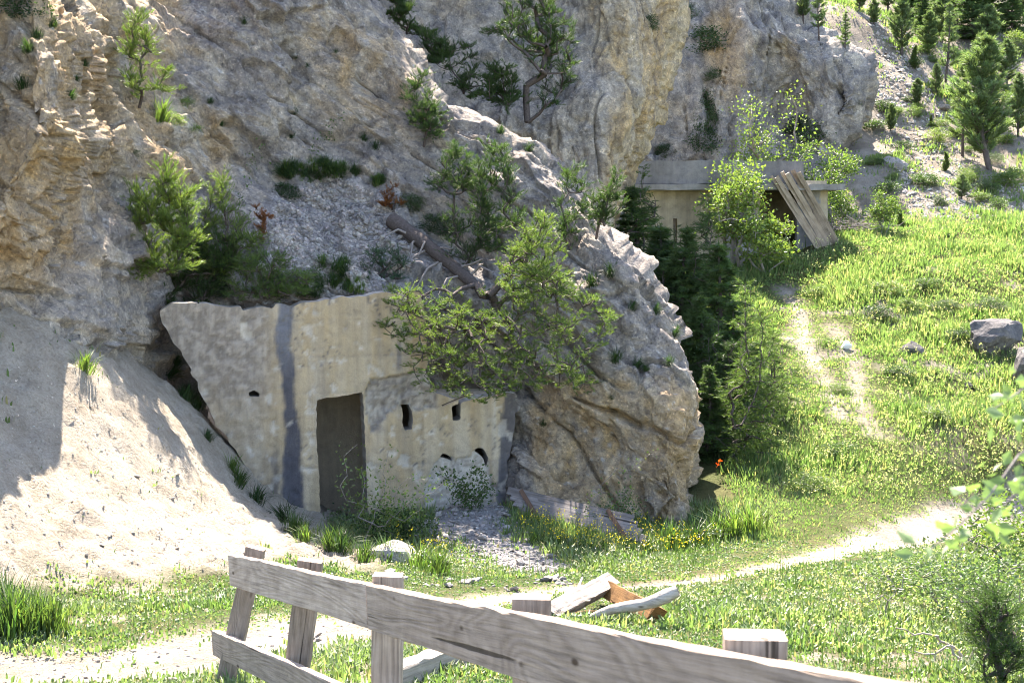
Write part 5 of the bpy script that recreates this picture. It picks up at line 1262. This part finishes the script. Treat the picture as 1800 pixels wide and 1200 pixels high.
# drooping twig close to the camera
tw = empty("leafy_twig", tuple(P(1850, 640, 2.3))); tag(tw, "out-of-focus leafy twig drooping close in front of the meadow", "twig"); tl = np.array(tw.location)
R = np.random.default_rng(12); G = Geo()
stems = [[(1850, 640, 2.3), (1790, 690, 2.3), (1745, 720, 2.3)], [(1850, 760, 2.25), (1790, 800, 2.25), (1740, 870, 2.2), (1690, 920, 2.2), (1635, 965, 2.2)], [(1850, 800, 2.3), (1800, 850, 2.35), (1750, 905, 2.35)]]
for st in stems:
    G.add(*tube(np.array([P(*s_) for s_ in st]) - tl, np.linspace(0.0022, 0.001, len(st)), 5))
twst = link("stem", G.mesh("stem"), M['twig'], tw)
lm = mesh("leaf", LEAF_V * np.array((1.0, 1.0, 1.0)), LEAF_F, np.tile((0.17, 0.24, 0.10), (5, 1)))
for (px, py) in [(1735, 715), (1750, 745), (1780, 690), (1795, 720), (1765, 700), (1790, 672), (1775, 735), (1745, 830), (1760, 815), (1730, 812), (1790, 800), (1775, 850), (1790, 835), (1750, 870), (1725, 875), (1700, 870), (1715, 895), (1740, 890), (1765, 885), (1790, 880), (1690, 910), (1705, 925), (1680, 930), (1735, 915), (1755, 925), (1660, 940), (1640, 950), (1615, 955), (1605, 968), (1630, 980), (1650, 970), (1795, 860), (1720, 850), (1780, 905)]:
    o = link("leaf", lm, M['leaf'], twst); o.location = P(px + R.uniform(-6, 6), py + R.uniform(-6, 6), 2.25 + R.uniform(-0.12, 0.12)) - tl
    o.rotation_euler = (R.uniform(0, 6.28), R.uniform(0, 6.28), R.uniform(0, 6.28)); o.scale = [R.uniform(0.028, 0.042)] * 3

for k in range(46):
    st = stems[k % 3]; t = R.uniform(0.1, 1) * (len(st) - 1); i_ = min(int(t), len(st) - 2); f_ = t - i_
    q_ = np.array(st[i_]) * (1 - f_) + np.array(st[i_ + 1]) * f_
    o = link("leaf", lm, M['leaf'], twst); o.location = P(q_[0] + R.normal() * 22, q_[1] + R.normal() * 22, q_[2] + R.uniform(-0.1, 0.1)) - tl
    o.rotation_euler = (R.uniform(0, 6.28), R.uniform(0, 6.28), R.uniform(0, 6.28)); o.scale = [R.uniform(0.02, 0.034)] * 3
for i, (px, py, h_, w_) in enumerate([(1440, 520, .35, 1.8), (1560, 515, .4, 2.2), (1630, 505, .35, 2.0), (1540, 560, .4, 2.0), (1660, 545, .35, 2.2), (1600, 545, .4, 1.6), (1480, 690, .3, 2.0), (1580, 660, .35, 2.0), (1690, 600, .4, 1.8), (1740, 545, .4, 2.0), (1640, 740, .35, 2.0), (1420, 860, .4, 1.8), (1470, 800, .35, 1.8)]):
    b = hit(px, py, 'G')[0]; shrub((BUSH + DARKB)[i % 5], (b[0], b[1], b[2] - 0.08), h_, w_, "low green shrub mound half sunk in the meadow grass", 'shrub_mound', "shrub mounds in the meadow")
# ------------------------------------------------------------------ stones
bo, _, _ = hit(697, 985, 'G')
bm_ = stone_mesh(123, 3, 0.16); o = link("boulder", bm_, M['stone'], None, tuple(bo + np.array((0, 0, 0.1)))); o.scale = (0.62, 0.5, 0.42); o.rotation_euler = (0.2, 0.25, 0.5); tag(o, "angular pale boulder in the grass before the doorway", "boulder")
for i, (px, py, s, lab) in enumerate([(1758, 615, (1.35, 1.1, 1.9), "big weathered rock outcrop on the meadow near the drooping twig"), (1798, 680, (1.0, 0.9, 1.6), "second rock outcrop just below the big one on the meadow"), (1597, 618, (0.75, 0.6, 0.6), "low rock outcrop on the meadow uphill of the track"), (1703, 678, (0.35, 0.3, 0.3), "small rock in the meadow below the big outcrop"),
        (1572, 290, (1.0, 0.8, 1.1), "grey boulder in the scree beside the far buttress"), (1545, 225, (0.7, 0.6, 1.2), "pale block leaning at the far buttress end"), (1658, 190, (0.8, 0.6, 0.4), "flat pale stone on the scree near the young pine"), (1430, 512, (0.4, 0.35, 0.3), "stone at the top of the beaten track")]):
    p_, nn, dd = hit(px, py, 'G'); me = stone_mesh(200 + i, 3, 0.3, (0.13, 0.122, 0.118) if i < 4 else (0.30, 0.275, 0.245)); o = link("rock_outcrop" if i < 4 else "boulder", me, M['stone'], None, tuple(p_ + np.array((0, 0, 0.18 * s[2] if i < 2 else 0)))); o.scale = s; o.rotation_euler = (0.1 * i, 0.15, i * 1.3); tag(o, lab, "rock")
def stones(region, n, smin, smax, which, label, group, seed, bias=1.0):
    R = np.random.default_rng(seed); pol = np.array(region, float); lo = pol.min(0); hi = pol.max(0); k = 0
    while k < n:
        q = R.uniform(lo, hi)
        if not inpoly(np.array([q[0]]), np.array([q[1]]), region)[0]: continue
        p_, nn, dd = hit(q[0], q[1], which); s = smin + (smax - smin) * R.random() ** 2.5
        o = link("stone", STONES[k % 9], M['stone'], None, tuple(p_ + nn * s * 0.12)); o.scale = (s, s * R.uniform(0.7, 1), s * R.uniform(0.4, 0.75)); o.rotation_euler = (R.uniform(-.5, .5), R.uniform(-.5, .5), R.uniform(0, 6.28))
        tag(o, label, "stone", group); k += 1
stones(RUBBLE, 85, 0.09, 0.26, 'G', "loose grey stone in the rubble heap beside the fallen hatch", "stones of the rubble heap", 1)
stones([(600, 405), (640, 385), (700, 400), (745, 430), (730, 460), (650, 450), (610, 430)], 45, 0.09, 0.26, 'A', "pale broken stone on the ledge by the fallen trunk", "stones by the fallen trunk", 2)
stones([(400, 525), (500, 515), (520, 530), (440, 540)], 22, 0.08, 0.2, 'A', "small stone on the brink of the wall top", "stones on the wall top", 3)
stones([(620, 1000), (760, 1010), (900, 1030), (1000, 1010), (1010, 1035), (860, 1040), (640, 1025)], 40, 0.07, 0.24, 'G', "stone at the trodden edge between shade and path", "stones along the path edge", 4)
stones([(380, 1100), (560, 1120), (640, 1180), (600, 1200), (500, 1150)], 22, 0.06, 0.28, 'G', "stone on the pale path behind the fence", "stones on the pale path", 5)
stones([(0, 1130), (360, 1120), (360, 1200), (0, 1200)], 12, 0.05, 0.16, 'G', "stone lying on the open pale path beyond the fence end", "stones on the open path", 6)
stones([(80, 800), (130, 660), (300, 800), (450, 920), (420, 980), (100, 1000)], 14, 0.06, 0.16, 'AG', "clod of pale earth on the bare talus", "clods on the talus", 7)
def gravel(name, region, n, smin, smax, which, label, seed, tint):
    R = np.random.default_rng(seed); pol = np.array(region, float); lo = pol.min(0); hi = pol.max(0); pos = []; nor = []
    while len(pos) < n:
        q = R.uniform(lo, hi)
        if not inpoly(np.array([q[0]]), np.array([q[1]]), region)[0]: continue
        p_, nn, dd = hit(q[0], q[1], which); pos.append(p_); nor.append(nn)
    V0 = np.array(((-.5, -.4, 0), (.5, -.35, 0), (.45, .4, 0), (-.4, .45, 0), (-.3, -.25, .28), (.35, -.2, .24), (.25, .28, .32), (-.25, .25, .22)))
    F0 = np.array(((0, 1, 5, 4), (1, 2, 6, 5), (2, 3, 7, 6), (3, 0, 4, 7), (4, 5, 6, 7)))
    V, F, C = scatter(V0, F0, np.array(pos), np.array(nor) + R.normal(size=(n, 3)) * 0.3, smin + (smax - smin) * R.random(n) ** 3, vary(tint, n, R, 0.3, 0.06), R)
    o = link(name, mesh(name, V, F, C), M['stone']); tag(o, label, "gravel", kind="stuff")
gravel("ledge_gravel", [(470, 400), (500, 330), (600, 310), (680, 350), (740, 420), (720, 480), (670, 515), (540, 515), (480, 470)], 4200, 0.025, 0.11, 'A', "grey gravel scree on the ledge above the wall", 21, (0.31, 0.28, 0.25))
gravel("rubble_gravel", [(700, 880), (900, 875), (960, 930), (1040, 1000), (1000, 1030), (840, 1000), (760, 960), (690, 920)], 2600, 0.025, 0.09, 'G', "fine grey gravel of the rubble heap", 22, (0.27, 0.25, 0.23))
gravel("talus_gravel", [(-30, 640), (130, 640), (300, 770), (460, 880), (600, 960), (500, 1000), (60, 1020), (-30, 1020)], 1300, 0.01, 0.04, 'AG', "loose pale gravel on the bare talus", 23, (0.46, 0.41, 0.34))
gravel("path_gravel", [(-20, 1120), (400, 1100), (660, 1085), (1130, 1015), (1400, 970), (1690, 905), (1690, 925), (1420, 1000), (1200, 1050), (700, 1110), (560, 1200), (-20, 1200)], 1000, 0.01, 0.04, 'G', "small pale gravel on the beaten path", 24, (0.46, 0.42, 0.36))
gravel("hillside_gravel", [(1520, 20), (1600, 60), (1700, 300), (1800, 330), (1800, 400), (1600, 380), (1540, 200)], 1600, 0.06, 0.22, 'G', "loose pale stones on the far scree slope", 25, (0.42, 0.38, 0.33))

# ------------------------------------------------------------------ grass and flowers
def grass_points(n, R):
    """scattered over the ground, thinner with distance"""
    out = []
    while sum(len(a) for a in out) < n:
        y = 6 + (68 - 6) * R.random(300000) ** 1.15; x = R.uniform(-0.44, 0.50, 300000) * (y + 2) * 1.02
        keep = R.random(300000) < np.minimum(1, (13.0 / y) ** 0.6) * (y / 68)
        x = x[keep]; y = y[keep]
        t, p_, r_, h_, n_ = cover(x, y)
        bare = np.maximum.reduce([t * 0.985, p_ * 0.99, r_ * 0.985, h_ * 0.95, n_ * 0.7])
        k = (R.random(len(x)) > bare) & ~((x < 3.9) & (y > 24.2) & (x > -20)) & ~((x < -4) & (y > 21))
        k &= ~((y > 41.3) & (y < 46) & (x > 3) & (x < 9.6))
        out.append(np.c_[x[k], y[k]])
    return np.concatenate(out)[:n]
def ground_height(xy):
    z = terrain_z(xy[:, 0], xy[:, 1]); return z
R = np.random.default_rng(91)
NT = 112000; xy = grass_points(NT, R); zz = ground_height(xy); NB = 5
patch = fbm(np.c_[xy * 0.5, np.zeros(NT)], 3); hgt = (0.09 + 0.20 * sstep(-0.25, 0.5, patch + 0.4 * fbm(np.c_[xy * 2.2, np.ones(NT)], 2))) * R.uniform(0.6, 1.3, NT)
hgt *= 0.55 + 0.45 * sstep(19, 25, xy[:, 1]); hgt *= 0.30 + 0.70 * sstep(0.5, 2.2, segdist(xy[:, 0], xy[:, 1], W_pathr)[0]); hgt *= 0.4 + 0.6 * sstep(0.3, 1.2, np.minimum(segdist(xy[:, 0], xy[:, 1], W_t1)[0], segdist(xy[:, 0], xy[:, 1], W_t2)[0])); hgt *= np.where(xy[:, 1] > 45, 1.1, 1.0)
base = np.repeat(np.c_[xy, zz - 0.02], NB, 0); K = NT * NB
wscale = np.repeat(0.0045 + 0.00046 * xy[:, 1], NB); L = np.repeat(hgt, NB) * R.uniform(0.55, 1.2, K)
th = R.uniform(0, 6.283, K); out = np.stack([np.cos(th), np.sin(th), 0 * th], 1); sd = np.stack([-np.sin(th), np.cos(th), 0 * th], 1) * (wscale * R.uniform(0.7, 1.4, K))[:, None]
rad = np.repeat(0.05 + 0.004 * xy[:, 1], NB) * np.sqrt(R.random(K)); base = base + out * rad[:, None]
lean = R.uniform(0.1, 0.75, K)[:, None]; up = np.array((0, 0, 1.0))
mid = base + out * lean * 0.3 * L[:, None] + up * 0.6 * L[:, None]; tip = base + out * lean * L[:, None] * 0.95 + up * (L * (1 - 0.3 * lean[:, 0]))[:, None]
near_b = np.repeat(xy[:, 1] < 21, NB); iN = np.where(near_b)[0]; iF = np.where(~near_b)[0]
GV1 = np.stack([base[iN] - sd[iN], base[iN] + sd[iN], mid[iN] + sd[iN] * 0.8, mid[iN] - sd[iN] * 0.8, tip[iN]], 1).reshape(-1, 3)
GV2 = np.stack([base[iF] - sd[iF], base[iF] + sd[iF], tip[iF]], 1).reshape(-1, 3); GV = np.concatenate([GV1, GV2])
i1 = np.arange(len(iN))[:, None] * 5; i2 = len(GV1) + np.arange(len(iF))[:, None] * 3
GF = [i1 + np.array((0, 1, 2, 3)), np.concatenate([i1 + np.array((3, 2, 4)), i2 + np.array((0, 1, 2))])]
pt = sstep(-0.4, 0.5, fbm(np.c_[xy * 0.9 + 40, np.zeros(NT)], 3))[:, None]
gc = lerp((0.115, 0.18, 0.066), (0.185, 0.24, 0.108), pt); gc = np.repeat(gc, NB, 0) * R.uniform(0.7, 1.25, (K, 1)); dry = R.random(K) < 0.10; gc[dry] = (0.33, 0.29, 0.16)
gr = link("meadow_grass", mesh("meadow_grass", GV, GF, np.concatenate([np.repeat(gc[iN], 5, 0), np.repeat(gc[iF], 3, 0)])), M['grass']); tag(gr, "lush green meadow grass covering slope and path verges", "grass", kind="stuff")
def flowers(name, n, regions, col, size, lo, hi, label, seed, cluster=5, stalk=True):
    R = np.random.default_rng(seed); pts = []
    for reg, m in regions:
        pol = np.array(reg, float); l0 = pol.min(0); h0 = pol.max(0); c = 0
        while c < m:
            q = R.uniform(l0, h0)
            if inpoly(np.array([q[0]]), np.array([q[1]]), reg)[0]: pts.append(hit(q[0], q[1], 'G')[0]); c += 1
    pts = np.array(pts); n = len(pts); t, p_, r_, h_, n_ = cover(pts[:, 0], pts[:, 1]); pts = pts[p_ + t < 0.5]; n = len(pts)
    h = R.uniform(lo, hi, n); Gs = Geo(); top = pts + np.c_[R.normal(size=(n, 2)) * 0.03, h]
    w = 0.0025 + 0.00012 * pts[:, 1:2]
    s_ = np.array((1.0, 0, 0)) * w
    V = np.stack([pts - s_, pts + s_, top], 1).reshape(-1, 3); Gs.add(V, np.arange(3 * n).reshape(n, 3), np.tile(MG, (3 * n, 1)))
    k = np.repeat(np.arange(n), cluster); off = R.normal(size=(n * cluster, 3)) * np.array((0.014, 0.014, 0.028)); off[:, 2] -= 0.02
    sz = size * R.uniform(0.6, 1.3, n * cluster) * (0.75 + 0.012 * pts[k, 1])
    V, F, C = scatter(LEAF2_V, LEAF2_F, top[k] + off, R.normal(size=(n * cluster, 3)) + np.array((0, -0.2, 0.4)), sz, vary(col, n * cluster, R, 0.2, 0.08), R)
    Gs.add(V, F, C); o = link(name, Gs.mesh(name), M['petal']); return tag(o, label, "flowers", kind="stuff")
flowers("yellow_rattle", 0, [([(1400, 430), (1800, 400), (1800, 860), (1400, 900), (1330, 760), (1420, 600)], 2400), ([(1250, 1010), (1500, 1000), (1800, 940), (1800, 1190), (1450, 1190), (1180, 1080)], 380)], (0.60, 0.58, 0.28), 0.029, 0.2, 0.38, "pale yellow wild flowers spread through the sunny meadow", 31)
flowers("buttercups", 0, [([(930, 920), (1130, 935), (1260, 960), (1240, 990), (1000, 985), (900, 950)], 330), ([(680, 940), (760, 960), (820, 1000), (700, 1000)], 40)], (0.62, 0.48, 0.03), 0.026, 0.18, 0.36, "yellow flowers in the shaded grass before the fallen hatch", 32, 3)
flowers("white_flowers", 0, [([(700, 1000), (900, 1010), (1240, 960), (1300, 940), (1250, 1000), (1000, 1050), (720, 1030)], 110), ([(100, 1040), (600, 1050), (560, 1100), (100, 1110)], 60)], (0.62, 0.60, 0.52), 0.024, 0.22, 0.42, "cream flower heads on stalks along the grass verge", 33, 4)
flowers("poppies", 0, [([(1262, 828), (1278, 828), (1278, 845), (1262, 845)], 2)], (0.75, 0.10, 0.02), 0.06, 0.28, 0.34, "orange-red poppies at the foot of the front spruce", 34, 5)
# taller weeds in the shade before the rock
for i, (px, py, s, k) in enumerate([(520, 935, .35, 0), (540, 950, .3, 1), (500, 915, .3, 2), (450, 880, .3, 2), (420, 850, .28, 0), (410, 825, .28, 1), (580, 960, .35, 0), (600, 965, .35, 2)]):
    tuss(px, py, s, k, "grass clump along the foot of the slanted wall edge", "grass along the wall foot", 'G', 1.4)
for i, (px, py, s, k) in enumerate([(940, 955, .28, 0), (980, 962, .28, 2), (1020, 968, .28, 0), (1060, 970, .3, 2), (1100, 970, .28, 0), (1140, 968, .28, 2), (1180, 962, .5, 0), (1220, 960, .5, 2), (1260, 950, .55, 0), (1290, 945, .6, 1), (1320, 940, .6, 1), (680, 985, .4, 0), (740, 1000, .45, 1), (770, 1010, .4, 0), (640, 985, .35, 0)]):
    tuss(px, py, s, k, "tall grass clump in the shade before the rock foot", "tall grass before the rock foot", 'G', 1.3)
for i, (px, py, s, k) in enumerate([(20, 1120, .55, 0), (45, 1110, .5, 1), (70, 1115, .45, 0), (5, 1090, .5, 2), (95, 1110, .4, 1)]):
    tuss(px, py, s, k, "long grass clump where the talus meets the path", "long grass at the talus foot", 'G', 1.1)

for i, (px, py, h_, w_, pair, lab) in enumerate([(400, 505, .35, 1.6, DARKB[0], "dark leafy weeds on the wall top behind the hanging briar"), (500, 500, .32, 1.7, DARKB[1], "dark leafy weeds on the wall top above the grey stain"), (545, 490, .3, 1.6, BUSH[2], "leafy weeds on the wall top at the gravel edge"), (350, 500, .4, 1.4, BUSH[2], "leafy weeds at the slanted end of the wall top"), (505, 345, .35, 1.6, DARKB[0], "dark cushion under the grass fringe of the gravel ledge"), (720, 370, .4, 1.5, DARKB[1], "dark bush at the root end of the fallen trunk"), (770, 410, .45, 1.5, DARKB[0], "dark bush beside the fallen trunk")]):
    p_, nn, dd = hit(px, py, 'A'); shrub(pair, tuple(p_ - np.array((0, 0, 0.1))), h_, w_, lab, 'leafy_weed', cat='weeds')
